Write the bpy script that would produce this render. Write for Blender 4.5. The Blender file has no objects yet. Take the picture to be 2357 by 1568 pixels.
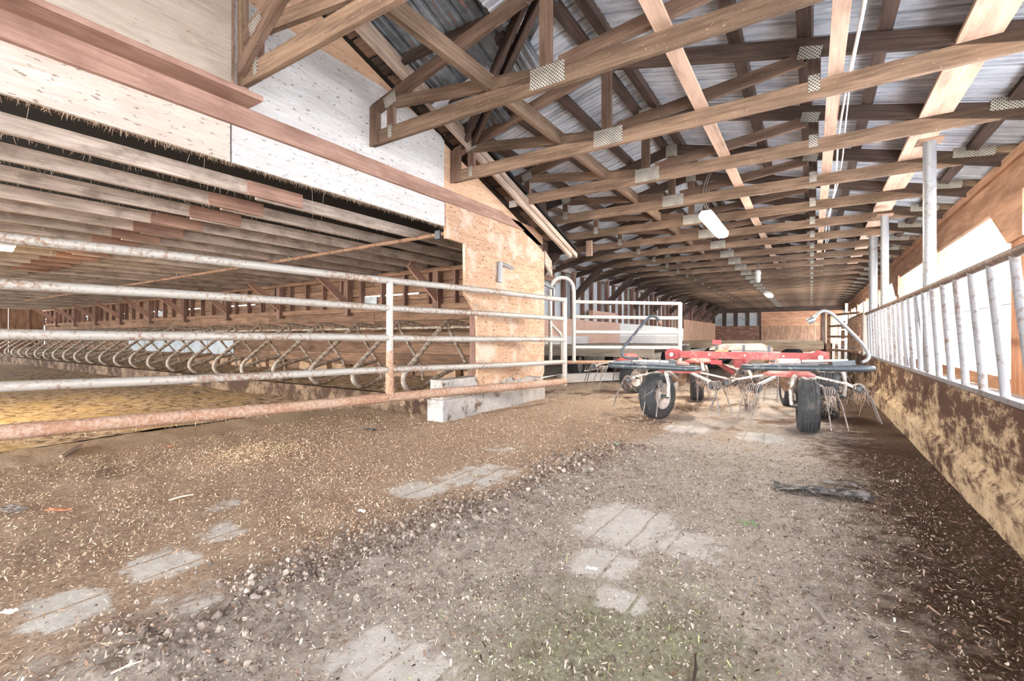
import bpy, math, random
import numpy as np
from mathutils import Vector, Matrix
from mathutils import noise as mnoise
random.seed(7); rng = np.random.default_rng(11)
D = bpy.data; SC = bpy.context.scene; COL = SC.collection

# ------------------------------------------------------------------ camera, sky, light, exposure
YAW = math.radians(32.88); FPX = 1065.0; EYE = 1.0
cam = D.cameras.new('camera'); co = D.objects.new('camera', cam); COL.objects.link(co)
cam.sensor_width = 36.0; cam.lens = FPX/2357*36; cam.shift_y = -9/2357
cam.clip_start = 0.02; cam.clip_end = 300
co.location = (0, 0, EYE); co.rotation_euler = (math.pi/2, 0, YAW); SC.camera = co
w = D.worlds.new('sky'); SC.world = w; w.use_nodes = True
w.node_tree.nodes['Background'].inputs[0].default_value = (0.93, 0.97, 1.0, 1)
w.node_tree.nodes['Background'].inputs[1].default_value = 9.0
def area(name, loc, rot, sx, sy, power, col=(1, 1, 1)):
    l = D.lights.new(name, 'AREA'); l.shape = 'RECTANGLE'; l.size = sx; l.size_y = sy; l.energy = power; l.color = col
    o = D.objects.new(name, l); COL.objects.link(o); o.location = loc; o.rotation_euler = rot
    return o
# added fill lamps for daylight: unseen barn end behind the camera, unseen stall barn side
area('fill_open_end', (-1.0, -12.4, 1.6), (math.radians(88), 0, 0), 5.2, 3.0, 500, (1.0, 0.97, 0.94))
area('fill_stall_barn_side', (-10.0, -6.6, 1.3), (math.radians(86), 0, 0), 14.0, 2.0, 150, (1.0, 0.86, 0.68))
SC.view_settings.view_transform = 'Standard'; SC.view_settings.look = 'None'
SC.view_settings.gamma = 1.0; SC.view_settings.use_curve_mapping = False
SC.view_settings.exposure = 1.38
SC.cycles.max_bounces = 12; SC.cycles.diffuse_bounces = 9; SC.cycles.sample_clamp_indirect = 6.0

# ------------------------------------------------------------------ measuring helpers (a sight line meets a plane of the building)
CY, SY = math.cos(YAW), math.sin(YAW)
def ray(u, v):
    a = (u-1178.5)/FPX; b = (775-v)/FPX
    return a*CY-SY, a*SY+CY, b
def at_t(u, v, t):
    x, y, z = ray(u, v); return Vector((x*t, y*t, z*t+EYE))
def at_x(u, v, X): return at_t(u, v, X/ray(u, v)[0])
def at_y(u, v, Y): return at_t(u, v, Y/ray(u, v)[1])
def at_z(u, v, Z): return at_t(u, v, (Z-EYE)/ray(u, v)[2])

# ------------------------------------------------------------------ materials
MATS = {}
class NT:
    def __init__(s, name):
        s.m = D.materials.new(name); s.m.use_nodes = True; s.t = s.m.node_tree; s.n = s.t.nodes
        s.b = s.n['Principled BSDF']; MATS[name] = s.m
    def add(s, typ, **kw):
        n = s.n.new(typ)
        for k, v in kw.items(): setattr(n, k, v)
        return n
    def link(s, a, b): s.t.links.new(a, b)
    def setin(s, n, i, v):
        if hasattr(v, 'is_output') or isinstance(v, bpy.types.NodeSocket): s.link(v, n.inputs[i])
        else: n.inputs[i].default_value = v
    def coord(s, kind='Object', scale=(1, 1, 1)):
        c = s.add('ShaderNodeTexCoord'); mp = s.add('ShaderNodeMapping'); mp.inputs['Scale'].default_value = scale
        s.link(c.outputs[kind], mp.inputs['Vector']); return mp.outputs[0]
    def noise(s, vec, scale=5, detail=4, rough=0.6, dist=0.0):
        n = s.add('ShaderNodeTexNoise'); s.link(vec, n.inputs['Vector'])
        n.inputs['Scale'].default_value = scale; n.inputs['Detail'].default_value = detail
        n.inputs['Roughness'].default_value = rough; n.inputs['Distortion'].default_value = dist
        return n.outputs['Fac']
    def ramp(s, fac, stops):
        r = s.add('ShaderNodeValToRGB'); s.link(fac, r.inputs[0]); e = r.color_ramp.elements
        while len(e) < len(stops): e.new(0.5)
        for i, (p, c) in enumerate(stops):
            e[i].position = p; e[i].color = (*c, 1) if len(c) == 3 else c
        return r.outputs[0]
    def step(s, fac, lo, hi):
        m = s.add('ShaderNodeMapRange'); s.link(fac, m.inputs[0]); m.inputs[1].default_value = lo; m.inputs[2].default_value = hi
        return m.outputs[0]
    def mix(s, fac, a, b, mode='MIX'):
        n = s.add('ShaderNodeMix', data_type='RGBA', blend_type=mode)
        s.setin(n, 0, fac); s.setin(n, 6, a if not isinstance(a, tuple) else (*a, 1)); s.setin(n, 7, b if not isinstance(b, tuple) else (*b, 1))
        return n.outputs[2]
    def math(s, op, a, b=0.0):
        n = s.add('ShaderNodeMath', operation=op); s.setin(n, 0, a); s.setin(n, 1, b); return n.outputs[0]
    def attr(s, name):
        n = s.add('ShaderNodeAttribute', attribute_name=name); return n.outputs['Fac']
    def rnd(s): return s.add('ShaderNodeObjectInfo').outputs['Random']
    def island(s): return s.add('ShaderNodeNewGeometry').outputs['Random Per Island']
    def bump(s, h, strength=0.3, dist=0.01):
        n = s.add('ShaderNodeBump'); n.inputs['Strength'].default_value = strength; n.inputs['Distance'].default_value = dist
        s.link(h, n.inputs['Height']); s.link(n.outputs[0], s.b.inputs['Normal'])
    def done(s, col, rough=0.7, metal=0.0, spec=0.3):
        s.setin(s.b, 'Base Color', col if not isinstance(col, tuple) else (*col, 1))
        s.setin(s.b, 'Roughness', rough); s.b.inputs['Metallic'].default_value = metal
        s.b.inputs['Specular IOR Level'].default_value = spec
        return s.m
def srgb(r, g, b):
    f = lambda c: (c/255/12.92) if c/255 <= 0.04045 else ((c/255+0.055)/1.055)**2.4
    r, g, b = f(r), f(g), f(b); m = 0.3*r+0.55*g+0.15*b
    return tuple(min(0.92, (c+(m-c)*0.22)*1.12) for c in (r, g, b))

def wood(name, dark, light, stain=None, stain_amt=0.5, speck=0.0, vary=0.25, grain=(1.3, 26)):
    s = NT(name); uv = s.coord('UV', (grain[0], grain[1], 1))
    g = s.noise(uv, 1.6, 6, 0.65, 0.4)
    c = s.ramp(g, [(0.28, dark), (0.72, light)])
    big = s.noise(s.coord('UV', (0.8, 3.0, 1)), 2.2, 4, 0.6)
    c = s.mix(s.step(big, 0.42, 0.8), c, tuple(v*0.62 for v in dark))
    if stain:
        sn = s.noise(s.coord('UV', (2.5, 4, 1)), 1.5, 5, 0.65)
        c = s.mix(s.math('MULTIPLY', s.step(sn, 0.5, 0.66), stain_amt), c, stain)
    hs = s.add('ShaderNodeHueSaturation'); r = s.rnd()
    s.link(s.math('MULTIPLY_ADD', r, vary*1.6) if False else s.math('ADD', s.math('MULTIPLY', r, vary*2), 1-vary), hs.inputs['Value'])
    hs.inputs['Saturation'].default_value = 0.95; s.link(c, hs.inputs['Color']); c = hs.outputs[0]
    if speck > 0:
        v = s.noise(s.coord('Object', (1, 1, 1)), 55, 3, 0.6)
        c = s.mix(s.math('MULTIPLY', s.step(v, 0.66, 0.72), speck), c, srgb(225, 200, 170))
    s.bump(g, 0.35, 0.004)
    return s.done(c, 0.8, 0, 0.2)

wood('truss_wood', srgb(98, 74, 54), srgb(152, 120, 92), speck=0.5)
wood('web_wood', srgb(90, 66, 50), srgb(138, 106, 84), speck=0.3)
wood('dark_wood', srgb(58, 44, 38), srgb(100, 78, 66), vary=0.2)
wood('pale_wood', srgb(186, 144, 114), srgb(220, 184, 154), vary=0.06)
wood('pink_wood', srgb(150, 106, 88), srgb(184, 142, 120), stain=srgb(120, 78, 60), stain_amt=0.4, vary=0.08)
wood('joist_wood', srgb(150, 130, 114), srgb(205, 186, 170), stain=srgb(90, 70, 58), stain_amt=0.5, speck=0.5, vary=0.2)
wood('scab_wood', srgb(140, 98, 78), srgb(188, 142, 118), vary=0.12)
wood('stud_wood', srgb(98, 68, 56), srgb(150, 108, 90), vary=0.2)
wood('barge_wood', srgb(150, 126, 108), srgb(206, 182, 160), vary=0.1)
wood('deck_wood', srgb(128, 104, 78), srgb(186, 160, 124), vary=0.15)
wood('grey_wood', srgb(120, 108, 96), srgb(172, 160, 146), vary=0.15)
wood('back_plank', srgb(100, 70, 48), srgb(154, 112, 78), vary=0.25)
wood('orange_ply', srgb(186, 118, 76), srgb(222, 160, 112), vary=0.08, grain=(0.8, 9))
wood('brown_ply', srgb(150, 104, 72), srgb(196, 148, 110), vary=0.1, grain=(0.8, 8))
wood('red_ply', srgb(112, 72, 54), srgb(146, 98, 76), stain=srgb(190, 160, 140), stain_amt=0.3, vary=0.05, grain=(0.8, 8))

def ply(name, light, mid, fleck, flo=0.60, fhi=0.66, famt=0.8, vary=0.04, dirt=None):
    s = NT(name); g = s.noise(s.coord('UV', (0.9, 7, 1)), 2.2, 6, 0.7, 1.6)
    c = s.ramp(g, [(0.3, mid), (0.65, light)])
    b = s.noise(s.coord('UV', (1, 1.6, 1)), 1.6, 5, 0.6)
    c = s.mix(s.math('MULTIPLY', s.step(b, 0.4, 0.75), 0.6), c, mid)
    f = s.noise(s.coord('UV', (9, 22, 1)), 1.7, 3, 0.55)
    c = s.mix(s.math('MULTIPLY', s.step(f, flo, fhi), famt), c, fleck)
    if dirt:
        d = s.noise(s.coord('UV', (2, 2, 1)), 1.3, 6, 0.7)
        c = s.mix(s.step(d, 0.5, 0.62), c, dirt)
    hs = s.add('ShaderNodeHueSaturation'); s.link(s.math('ADD', s.math('MULTIPLY', s.rnd(), vary*2), 1-vary), hs.inputs['Value'])
    s.link(c, hs.inputs['Color']); s.bump(g, 0.25, 0.003)
    return s.done(hs.outputs[0], 0.75, 0, 0.25)
ply('white_ply', srgb(206, 203, 202), srgb(176, 172, 170), srgb(112, 104, 98), 0.61, 0.68)
ply('cream_ply', srgb(204, 192, 180), srgb(178, 160, 144), srgb(128, 102, 84), 0.60, 0.67)
ply('tan_grey_ply', srgb(192, 176, 158), srgb(164, 145, 126), srgb(150, 118, 95), 0.64, 0.7)
ply('tan_ply', srgb(218, 178, 140), srgb(190, 144, 106), srgb(132, 92, 68), 0.62, 0.68)
ply('pillar_ply', srgb(205, 166, 130), srgb(170, 126, 92), srgb(112, 78, 58), 0.57, 0.66, dirt=srgb(196, 176, 156))
ply('white_board', srgb(226, 226, 226), srgb(200, 198, 194), srgb(150, 120, 100), 0.64, 0.7)
ply('salmon_board', srgb(200, 158, 136), srgb(182, 138, 116), srgb(120, 90, 76), 0.66, 0.7)
ply('grey_board', srgb(196, 192, 188), srgb(172, 166, 162), srgb(140, 120, 105), 0.64, 0.7)

def metal(name, base, rust, amt_lo, amt_hi, scale=14, met=0.35, rough=0.5, bump=0.2):
    s = NT(name); v = s.coord('Object'); n = s.noise(v, scale, 6, 0.7)
    m2 = s.noise(v, 2.0, 3, 0.5)
    c = s.mix(s.step(s.math('ADD', n, s.math('MULTIPLY', s.math('SUBTRACT', m2, 0.5), 0.5)), amt_lo, amt_hi), base, rust)
    s.bump(n, bump, 0.004)
    return s.done(c, rough, met, 0.4)
metal('gate_pipe', srgb(168, 163, 155), srgb(138, 106, 82), 0.50, 0.66, 34, 0.15, 0.5)
metal('crusted_pipe', srgb(180, 150, 128), srgb(160, 112, 80), 0.42, 0.6, 40, 0.0, 0.9, 0.8)
metal('white_pipe', srgb(188, 184, 176), srgb(164, 140, 118), 0.56, 0.7, 18, 0.1, 0.5)
metal('galv_pipe', srgb(140, 142, 147), srgb(116, 102, 90), 0.5, 0.7, 30, 0.35, 0.45)
metal('fence_pipe', srgb(132, 132, 138), srgb(108, 88, 76), 0.52, 0.68, 26, 0.25, 0.45)
metal('rail_brown', srgb(112, 88, 72), srgb(150, 134, 120), 0.5, 0.7, 24, 0.2, 0.6)
metal('stall_pipe', srgb(176, 164, 148), srgb(128, 100, 76), 0.42, 0.6, 12, 0.2, 0.7)
metal('rust_pipe', srgb(150, 112, 84), srgb(108, 76, 54), 0.45, 0.6, 12, 0.1, 0.8)
metal('steel_dark', srgb(92, 98, 104), srgb(70, 62, 58), 0.5, 0.7, 25, 0.4, 0.5)
metal('guard_steel', srgb(70, 78, 86), srgb(132, 132, 130), 0.55, 0.7, 18, 0.3, 0.4)
metal('arm_steel', srgb(196, 190, 182), srgb(118, 96, 80), 0.52, 0.68, 25, 0.3, 0.5)
metal('tine_steel', srgb(140, 130, 126), srgb(98, 76, 64), 0.5, 0.65, 30, 0.4, 0.5)
metal('red_paint', srgb(160, 44, 46), srgb(184, 104, 98), 0.50, 0.72, 9, 0.0, 0.55)
metal('red_fade', srgb(172, 66, 64), srgb(190, 124, 114), 0.46, 0.66, 9, 0.0, 0.6)
metal('bright_red', srgb(214, 40, 46), srgb(190, 50, 50), 0.5, 0.7, 9, 0.0, 0.5)
metal('chrome', srgb(140, 142, 146), srgb(120, 116, 112), 0.5, 0.7, 9, 0.5, 0.3)
metal('cylinder_white', srgb(180, 172, 168), srgb(170, 130, 124), 0.5, 0.7, 9, 0.0, 0.5)
metal('rubber', srgb(52, 54, 58), srgb(84, 80, 76), 0.52, 0.72, 16, 0.0, 0.75)
metal('rim_paint', srgb(188, 176, 166), srgb(150, 130, 116), 0.5, 0.66, 16, 0.1, 0.6)
metal('guard_board', srgb(186, 180, 166), srgb(156, 140, 120), 0.48, 0.62, 12, 0.0, 0.8)
metal('orange', srgb(240, 140, 50), srgb(230, 150, 80), 0.5, 0.7, 9, 0.0, 0.5)
metal('black_scrap', srgb(48, 46, 48), srgb(120, 112, 108), 0.5, 0.6, 14, 0.0, 0.5)
metal('wall_sheet', srgb(168, 176, 182), srgb(140, 140, 140), 0.5, 0.7, 5, 0.2, 0.6)
metal('lamp_body', srgb(205, 205, 200), srgb(180, 180, 176), 0.5, 0.7, 9, 0.0, 0.5)
metal('cable_white', srgb(228, 228, 228), srgb(200, 196, 190), 0.5, 0.7, 9, 0.0, 0.6)
metal('cable_grey', srgb(110, 104, 96), srgb(86, 80, 72), 0.5, 0.7, 9, 0.0, 0.6)

def roofmetal():
    s = NT('roof_metal'); v = s.coord('Object'); n = s.noise(s.coord('Object', (0.7, 5, 1)), 3.2, 7, 0.7)
    c = s.ramp(n, [(0.25, srgb(126, 134, 146)), (0.5, srgb(178, 186, 198)), (0.75, srgb(214, 220, 230))])
    d = s.noise(v, 1.1, 5, 0.6); c = s.mix(s.math('MULTIPLY', s.step(d, 0.48, 0.7), 0.5), c, srgb(88, 84, 82))
    s.bump(s.noise(v, 40, 3), 0.12, 0.003)
    s.done(c, 0.55, 0.12, 0.35)
roofmetal()
def oldmetal():
    s = NT('old_metal'); v = s.coord('Object'); n = s.noise(v, 2.6, 7, 0.7)
    c = s.ramp(n, [(0.3, srgb(62, 66, 70)), (0.55, srgb(116, 122, 128)), (0.75, srgb(150, 156, 160))])
    d = s.noise(s.coord('Object', (6, 1, 1)), 1.3, 4, 0.6); c = s.mix(s.math('MULTIPLY', s.step(d, 0.63, 0.68), 0.8), c, srgb(150, 78, 48))  # orange streaks painted in for light leaking through the cross roof
    s.done(c, 0.6, 0.3, 0.35)
oldmetal()
def nailplate():
    s = NT('nail_plate'); v = s.coord('Object')
    br = s.add('ShaderNodeTexVoronoi', feature='F1'); br.inputs['Randomness'].default_value = 0.0; br.inputs['Scale'].default_value = 1.0
    mp = s.add('ShaderNodeMapping'); mp.inputs['Scale'].default_value = (52, 0, 52); mp.inputs['Rotation'].default_value = (0, math.radians(45), 0)
    s.link(v, mp.inputs[0]); s.link(mp.outputs[0], br.inputs['Vector'])
    n = s.noise(v, 9, 4)
    c = s.ramp(n, [(0.3, srgb(150, 146, 134)), (0.7, srgb(196, 192, 182))])
    c = s.mix(s.step(br.outputs['Distance'], 0.34, 0.28), c, srgb(70, 58, 50))
    s.done(c, 0.55, 0.35, 0.4)
nailplate()
def concrete(name, a, b, stain, lo, hi, sc=3.0):
    s = NT(name); v = s.coord('Object'); n = s.noise(v, 9, 8, 0.7)
    c = s.ramp(n, [(0.3, a), (0.7, b)]); m = s.noise(v, sc, 9, 0.68, 0.0)
    if sc < 3: m = s.math('ADD', s.math('MULTIPLY', s.noise(s.coord('Object', (1, 0.45, 1.0)), 3.4, 10, 0.72), 0.55), s.math('MULTIPLY', s.noise(s.coord('Object', (1, 0.5, 1)), 11, 10, 0.78), 0.45))
    if sc < 3:
        sz = s.add('ShaderNodeSeparateXYZ'); s.link(v, sz.inputs[0]); m = s.math('ADD', m, s.math('MULTIPLY', s.math('SUBTRACT', sz.outputs[2], 0.33), 0.13))
    c = s.mix(s.step(m, lo, hi), c, stain)
    k = s.noise(v, 26, 4, 0.6); c = s.mix(s.math('MULTIPLY', s.step(k, 0.62, 0.7), 0.7), c, tuple(x*0.5 for x in stain))
    s.bump(s.math('ADD', n, s.math('MULTIPLY', m, -0.6)), 0.5, 0.004 if sc < 3 else 0.010)
    return s.done(c, 0.85, 0, 0.2)
concrete('parapet_conc', srgb(162, 134, 98), srgb(196, 168, 130), srgb(84, 56, 40), 0.46, 0.53, 2.2)
concrete('block_conc', srgb(150, 143, 137), srgb(184, 179, 174), srgb(98, 70, 54), 0.54, 0.64, 4.0)
concrete('curb_conc', srgb(104, 82, 60), srgb(136, 110, 84), srgb(66, 46, 32), 0.42, 0.55, 3.0)
concrete('rough_block', srgb(150, 118, 86), srgb(186, 150, 112), srgb(110, 78, 54), 0.5, 0.65, 5.0)
def simple(name, col, rough=0.7, **k):
    s = NT(name); return s.done(col, rough)
simple('ground_gravel', srgb(190, 184, 172), 0.9); simple('green_leaf', srgb(96, 168, 70), 0.6); simple('mint_scrap', srgb(120, 220, 170), 0.6)
simple('white_scrap', srgb(236, 234, 230), 0.7); simple('loft_shade_dark', srgb(30, 26, 24), 0.9); simple('bark', srgb(70, 54, 44), 0.9)
simple('straw_stick', srgb(232, 210, 178), 0.7); simple('grey_bark', srgb(120, 110, 104), 0.9); simple('brick_orange', srgb(190, 110, 70), 0.8)
def chips(name, stops, rough=0.85):
    s = NT(name); r = s.island(); c = s.ramp(r, stops)
    return s.done(c, rough, 0, 0.15)
chips('chips_tan', [(0.0, srgb(100, 74, 56)), (0.3, srgb(160, 126, 98)), (0.7, srgb(210, 176, 141)), (1.0, srgb(236, 208, 172))])
chips('chips_pale', [(0.0, srgb(190, 150, 106)), (0.5, srgb(226, 192, 146)), (1.0, srgb(244, 222, 184))])
chips('chips_grey', [(0.0, srgb(80, 66, 57)), (0.4, srgb(136, 121, 108)), (0.85, srgb(182, 168, 153)), (1.0, srgb(212, 199, 184))])
chips('chips_dark', [(0.0, srgb(58, 44, 36)), (0.5, srgb(104, 82, 66)), (0.9, srgb(134, 106, 87)), (1.0, srgb(170, 138, 112))])
chips('chips_green', [(0.0, srgb(96, 96, 58)), (0.5, srgb(130, 138, 84)), (1.0, srgb(164, 176, 104))])
chips('lumps', [(0.0, srgb(98, 84, 75)), (0.6, srgb(142, 128, 118)), (1.0, srgb(176, 162, 150))])
chips('cobweb', [(0.0, srgb(120, 96, 72)), (1.0, srgb(196, 176, 150))])
chips('twine', [(0.0, srgb(170, 140, 110)), (0.6, srgb(214, 200, 190)), (1.0, srgb(226, 170, 90))])
def translucent():
    s = NT('curtain_white'); o = s.n['Material Output']
    tr = s.add('ShaderNodeBsdfTranslucent'); tr.inputs[0].default_value = (0.96, 0.97, 1, 1)
    df = s.add('ShaderNodeBsdfDiffuse'); df.inputs[0].default_value = (0.9, 0.9, 0.9, 1)
    mx = s.add('ShaderNodeMixShader'); mx.inputs[0].default_value = 0.18
    s.link(tr.outputs[0], mx.inputs[1]); s.link(df.outputs[0], mx.inputs[2]); s.link(mx.outputs[0], o.inputs[0])
translucent()
def emit(name, col, strength):
    s = NT(name); s.b.inputs['Emission Color'].default_value = (*col, 1); s.b.inputs['Emission Strength'].default_value = strength
    s.done((0.9, 0.9, 0.9), 0.4)
emit('lamp_lens', (1.0, 0.91, 0.76), 90.0); emit('lamp_lens_yellow', (1.0, 0.76, 0.34), 45.0)
def glassy():
    s = NT('jar_glass'); s.done((0.92, 0.94, 0.94), 0.08); s.b.inputs['Transmission Weight'].default_value = 0.75
glassy()
def floor_mat(name, stall=False):
    s = NT(name); v = s.coord('Object')
    fine = s.noise(v, 60, 6, 0.75); mid = s.noise(v, 9, 6, 0.7); big = s.noise(v, 1.7, 5, 0.6)
    tan = s.ramp(fine, [(0.3, srgb(124, 96, 75)), (0.5, srgb(192, 161, 132)), (0.72, srgb(234, 208, 178))])
    if stall:
        tan = s.mix(s.step(mid, 0.45, 0.62), tan, srgb(92, 66, 44))
        tan = s.mix(s.math('MULTIPLY', s.step(big, 0.5, 0.6), 0.5), tan, srgb(196, 160, 92))
        s.bump(s.math('ADD', fine, mid), 0.5, 0.02); return s.done(tan, 0.95, 0, 0.1)
    grey = s.ramp(fine, [(0.3, srgb(132, 117, 106)), (0.5, srgb(198, 184, 171)), (0.72, srgb(232, 221, 210))])
    dark = s.ramp(fine, [(0.3, srgb(62, 46, 38)), (0.55, srgb(108, 84, 68)), (0.75, srgb(150, 124, 104))])
    conc = s.ramp(s.noise(v, 22, 8, 0.7), [(0.3, srgb(206, 197, 188)), (0.7, srgb(236, 229, 222))])
    green = s.ramp(fine, [(0.3, srgb(128, 122, 96)), (0.7, srgb(202, 198, 166))])
    wob = s.math('MULTIPLY', s.math('SUBTRACT', mid, 0.5), 1.3)
    A = lambda n: s.math('ADD', s.attr(n), wob)
    sx = s.add('ShaderNodeSeparateXYZ'); s.link(v, sx.inputs[0])
    gro = s.math('FRACT', s.math('ADD', s.math('MULTIPLY', sx.outputs[0], 5.6), s.math('MULTIPLY', big, 0.5)))
    c = s.mix(s.step(A('tan'), 0.35, 0.65), grey, tan)
    c = s.mix(s.step(A('green'), 0.45, 0.95), c, green)
    c = s.mix(s.step(A('dark'), 0.35, 0.75), c, dark)
    clump = s.noise(v, 30, 5, 0.7)
    c = s.mix(s.math('MULTIPLY', s.step(clump, 0.53, 0.66), 0.6), c, dark)
    c = s.mix(s.math('MULTIPLY', s.step(A('conc'), 0.55, 0.7), s.step(gro, 0.05, 0.10)), c, conc)
    s.bump(s.math('ADD', s.math('MULTIPLY', fine, 1.0), mid), 0.9, 0.03)
    s.done(c, 0.92, 0, 0.12)
floor_mat('floor_dirt'); floor_mat('stall_dirt', True)

# ------------------------------------------------------------------ mesh builder
class MB:
    def __init__(s): s.v = []; s.f = []; s.uv = []; s.smooth = []
    def add(s, verts, faces, uvs=None, smooth=False):
        o = len(s.v); s.v += [tuple(p) for p in verts]
        for i, f in enumerate(faces):
            s.f.append(tuple(o+k for k in f)); s.smooth.append(smooth)
            s.uv += uvs[i] if uvs else [(0.0, 0.0)]*len(f)
        return s
    def beam(s, p0, p1, w, h, up=(0, 0, 1), uo=None, end_twist=0):
        """a sawn member from p0 to p1; h measured along up, w across"""
        p0, p1 = Vector(p0), Vector(p1); d = (p1-p0); L = d.length; d.normalize()
        up = Vector(up); side = d.cross(up)
        if side.length < 1e-5: side = d.cross(Vector((1, 0, 0)))
        side.normalize(); up2 = side.cross(d).normalized()
        a, b = side*(w/2), up2*(h/2)
        V = [p0-a-b, p0+a-b, p0+a+b, p0-a+b, p1-a-b, p1+a-b, p1+a+b, p1-a+b]
        r = random.random()*20 if uo is None else uo
        F = [(0, 1, 5, 4), (1, 2, 6, 5), (2, 3, 7, 6), (3, 0, 4, 7), (3, 2, 1, 0), (4, 5, 6, 7)]
        U = []; acc = r
        for k in range(4):
            ww = w if k % 2 == 0 else h
            U.append([(r, acc), (r, acc+ww), (r+L, acc+ww), (r+L, acc)]); acc += ww+0.03
        U += [[(r, r), (r+0.02, r), (r+0.02, r+h), (r, r+h)]]*2
        return s.add(V, F, U)
    def box(s, lo, hi, uo=None):
        lo, hi = Vector(lo), Vector(hi); d = hi-lo; k = max(range(3), key=lambda i: d[i]); m = (lo+hi)/2
        p0, p1 = m.copy(), m.copy(); p0[k] = lo[k]; p1[k] = hi[k]
        if k == 2: return s.beam(p0, p1, d[1], d[0], (1, 0, 0), uo)
        return s.beam(p0, p1, d[1-k], d[2], (0, 0, 1), uo)
    def prism(s, poly, axis, a, b, uo=None):
        """polygon in the two other axes (cyclic order), from a to b along axis"""
        r = random.random()*20 if uo is None else uo; n = len(poly)
        def mk(p, q):
            if axis == 0: return (q, p[0], p[1])
            if axis == 1: return (p[0], q, p[1])
            return (p[0], p[1], q)
        V = [mk(p, a) for p in poly]+[mk(p, b) for p in poly]
        F = [tuple(range(n)), tuple(range(2*n-1, n-1, -1))]; U = [[(p[0]+r, p[1]+r) for p in poly], [(p[0]+r, p[1]+r) for p in poly[::-1]]]
        for i in range(n):
            j = (i+1) % n; F.append((i, i+n, j+n, j)); U.append([(poly[i][0]+r, poly[i][1]), (poly[i][0]+r, poly[i][1]+abs(b-a)), (poly[j][0]+r, poly[j][1]+abs(b-a)), (poly[j][0]+r, poly[j][1])])
        return s.add(V, F, U)
    def tube(s, pts, r, n=10, caps=True, closed=False):
        pts = [Vector(p) for p in pts]; m = len(pts); rr = r if hasattr(r, '__len__') else [r]*m
        T = []
        for i in range(m):
            if closed: t = pts[(i+1) % m]-pts[i-1]
            else: t = pts[min(i+1, m-1)]-pts[max(i-1, 0)]
            T.append(t.normalized())
        ref = Vector((0, 0, 1)) if abs(T[0].z) < 0.9 else Vector((1, 0, 0))
        nrm = (ref-T[0]*ref.dot(T[0])).normalized(); V = []
        for i in range(m):
            nrm = (nrm-T[i]*nrm.dot(T[i])).normalized(); bi = T[i].cross(nrm)
            for k in range(n):
                a = 2*math.pi*k/n; V.append(pts[i]+(nrm*math.cos(a)+bi*math.sin(a))*rr[i])
        F = []
        for i in range(m if closed else m-1):
            for k in range(n):
                a0 = i*n+k; a1 = i*n+(k+1) % n; j = (i+1) % m
                F.append((a0, a1, j*n+(k+1) % n, j*n+k))
        s.add(V, F, None, True)
        if caps and not closed:
            s.add(V[:n], [tuple(range(n-1, -1, -1))]); s.add(V[-n:], [tuple(range(n))])
        return s
    def lathe(s, prof, c, axis, n=24, smooth=True, caps=True):
        """prof = [(along, radius)...] about axis through c"""
        ax = Vector(axis).normalized(); e1 = ax.orthogonal().normalized(); e2 = ax.cross(e1); c = Vector(c)
        V = []; m = len(prof)
        for (d, r) in prof:
            for k in range(n):
                a = 2*math.pi*k/n; V.append(c+ax*d+(e1*math.cos(a)+e2*math.sin(a))*r)
        F = [(i*n+k, i*n+(k+1) % n, (i+1)*n+(k+1) % n, (i+1)*n+k) for i in range(m-1) for k in range(n)]
        s.add(V, F, None, smooth)
        if caps and prof[0][1] > 1e-4: s.add(V[:n], [tuple(range(n-1, -1, -1))])
        if caps and prof[-1][1] > 1e-4: s.add(V[-n:], [tuple(range(n))])
        return s
    def mesh(s, name, mat):
        me = D.meshes.new(name); me.from_pydata(s.v, [], s.f)
        uv = me.uv_layers.new(name='UVMap'); uv.data.foreach_set('uv', np.array(s.uv, dtype=np.float32).ravel())
        me.polygons.foreach_set('use_smooth', np.array(s.smooth, dtype=bool))
        me.materials.append(MATS[mat]); me.update(); return me
def link(name, me, parent=None, loc=None):
    o = D.objects.new(name, me); COL.objects.link(o)
    if parent: o.parent = parent
    if loc is not None: o.location = loc
    return o
def obj(name, mb, mat, parent=None, loc=None, label=None):
    o = link(name, mb.mesh(name, mat), parent, loc)
    if label: o['label'] = label
    return o
def tag(o, label, cat, group=None):
    o['label'] = label; o['category'] = cat; o['kind'] = 'thing'
    if group: o['group'] = group
    return o
def thing(name, label, cat, loc=(0, 0, 0), group=None):
    o = D.objects.new(name, None); COL.objects.link(o); o.location = loc; o.empty_display_size = 0.1
    return tag(o, label, cat, group)
def struct(name, loc=(0, 0, 0), label=None):
    o = D.objects.new(name, None); COL.objects.link(o); o.location = loc; o['kind'] = 'structure'; o.empty_display_size = 0.1
    if label: o['label'] = label
    return o
def copytree(o, parent=None):
    c = o.copy(); COL.objects.link(c)
    if parent: c.parent = parent
    for ch in list(o.children): copytree(ch, c)
    return c
def bez(pts, n=8):
    """smooth curve through points (Catmull-Rom)"""
    P = [Vector(p) for p in pts]; P = [2*P[0]-P[1]]+P+[2*P[-1]-P[-2]]; out = []
    for i in range(1, len(P)-2):
        for k in range(n):
            t = k/n; a, b, c, d = P[i-1:i+3]
            out.append(0.5*((2*b)+(c-a)*t+(2*a-5*b+4*c-d)*t*t+(3*b-a-3*c+d)*t**3))
    out.append(P[-2]); return out
ORD = ['first', 'second', 'third', 'fourth', 'fifth', 'sixth', 'seventh', 'eighth', 'ninth', 'tenth', 'eleventh', 'twelfth',
       'thirteenth', 'fourteenth', 'fifteenth', 'sixteenth', 'seventeenth', 'eighteenth', 'nineteenth', 'twentieth']

WX = -3.72          # face of the stall barn's wall
RX = 1.75           # outer wall with the windows
YB = 34.7           # back wall
RIDX = -1.73        # ridge of the main roof
YS = 6.62           # back wall of the stall barn
XE = -31.6          # far end of the stall barn
TY0, TDY = 3.15, 1.30

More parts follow.
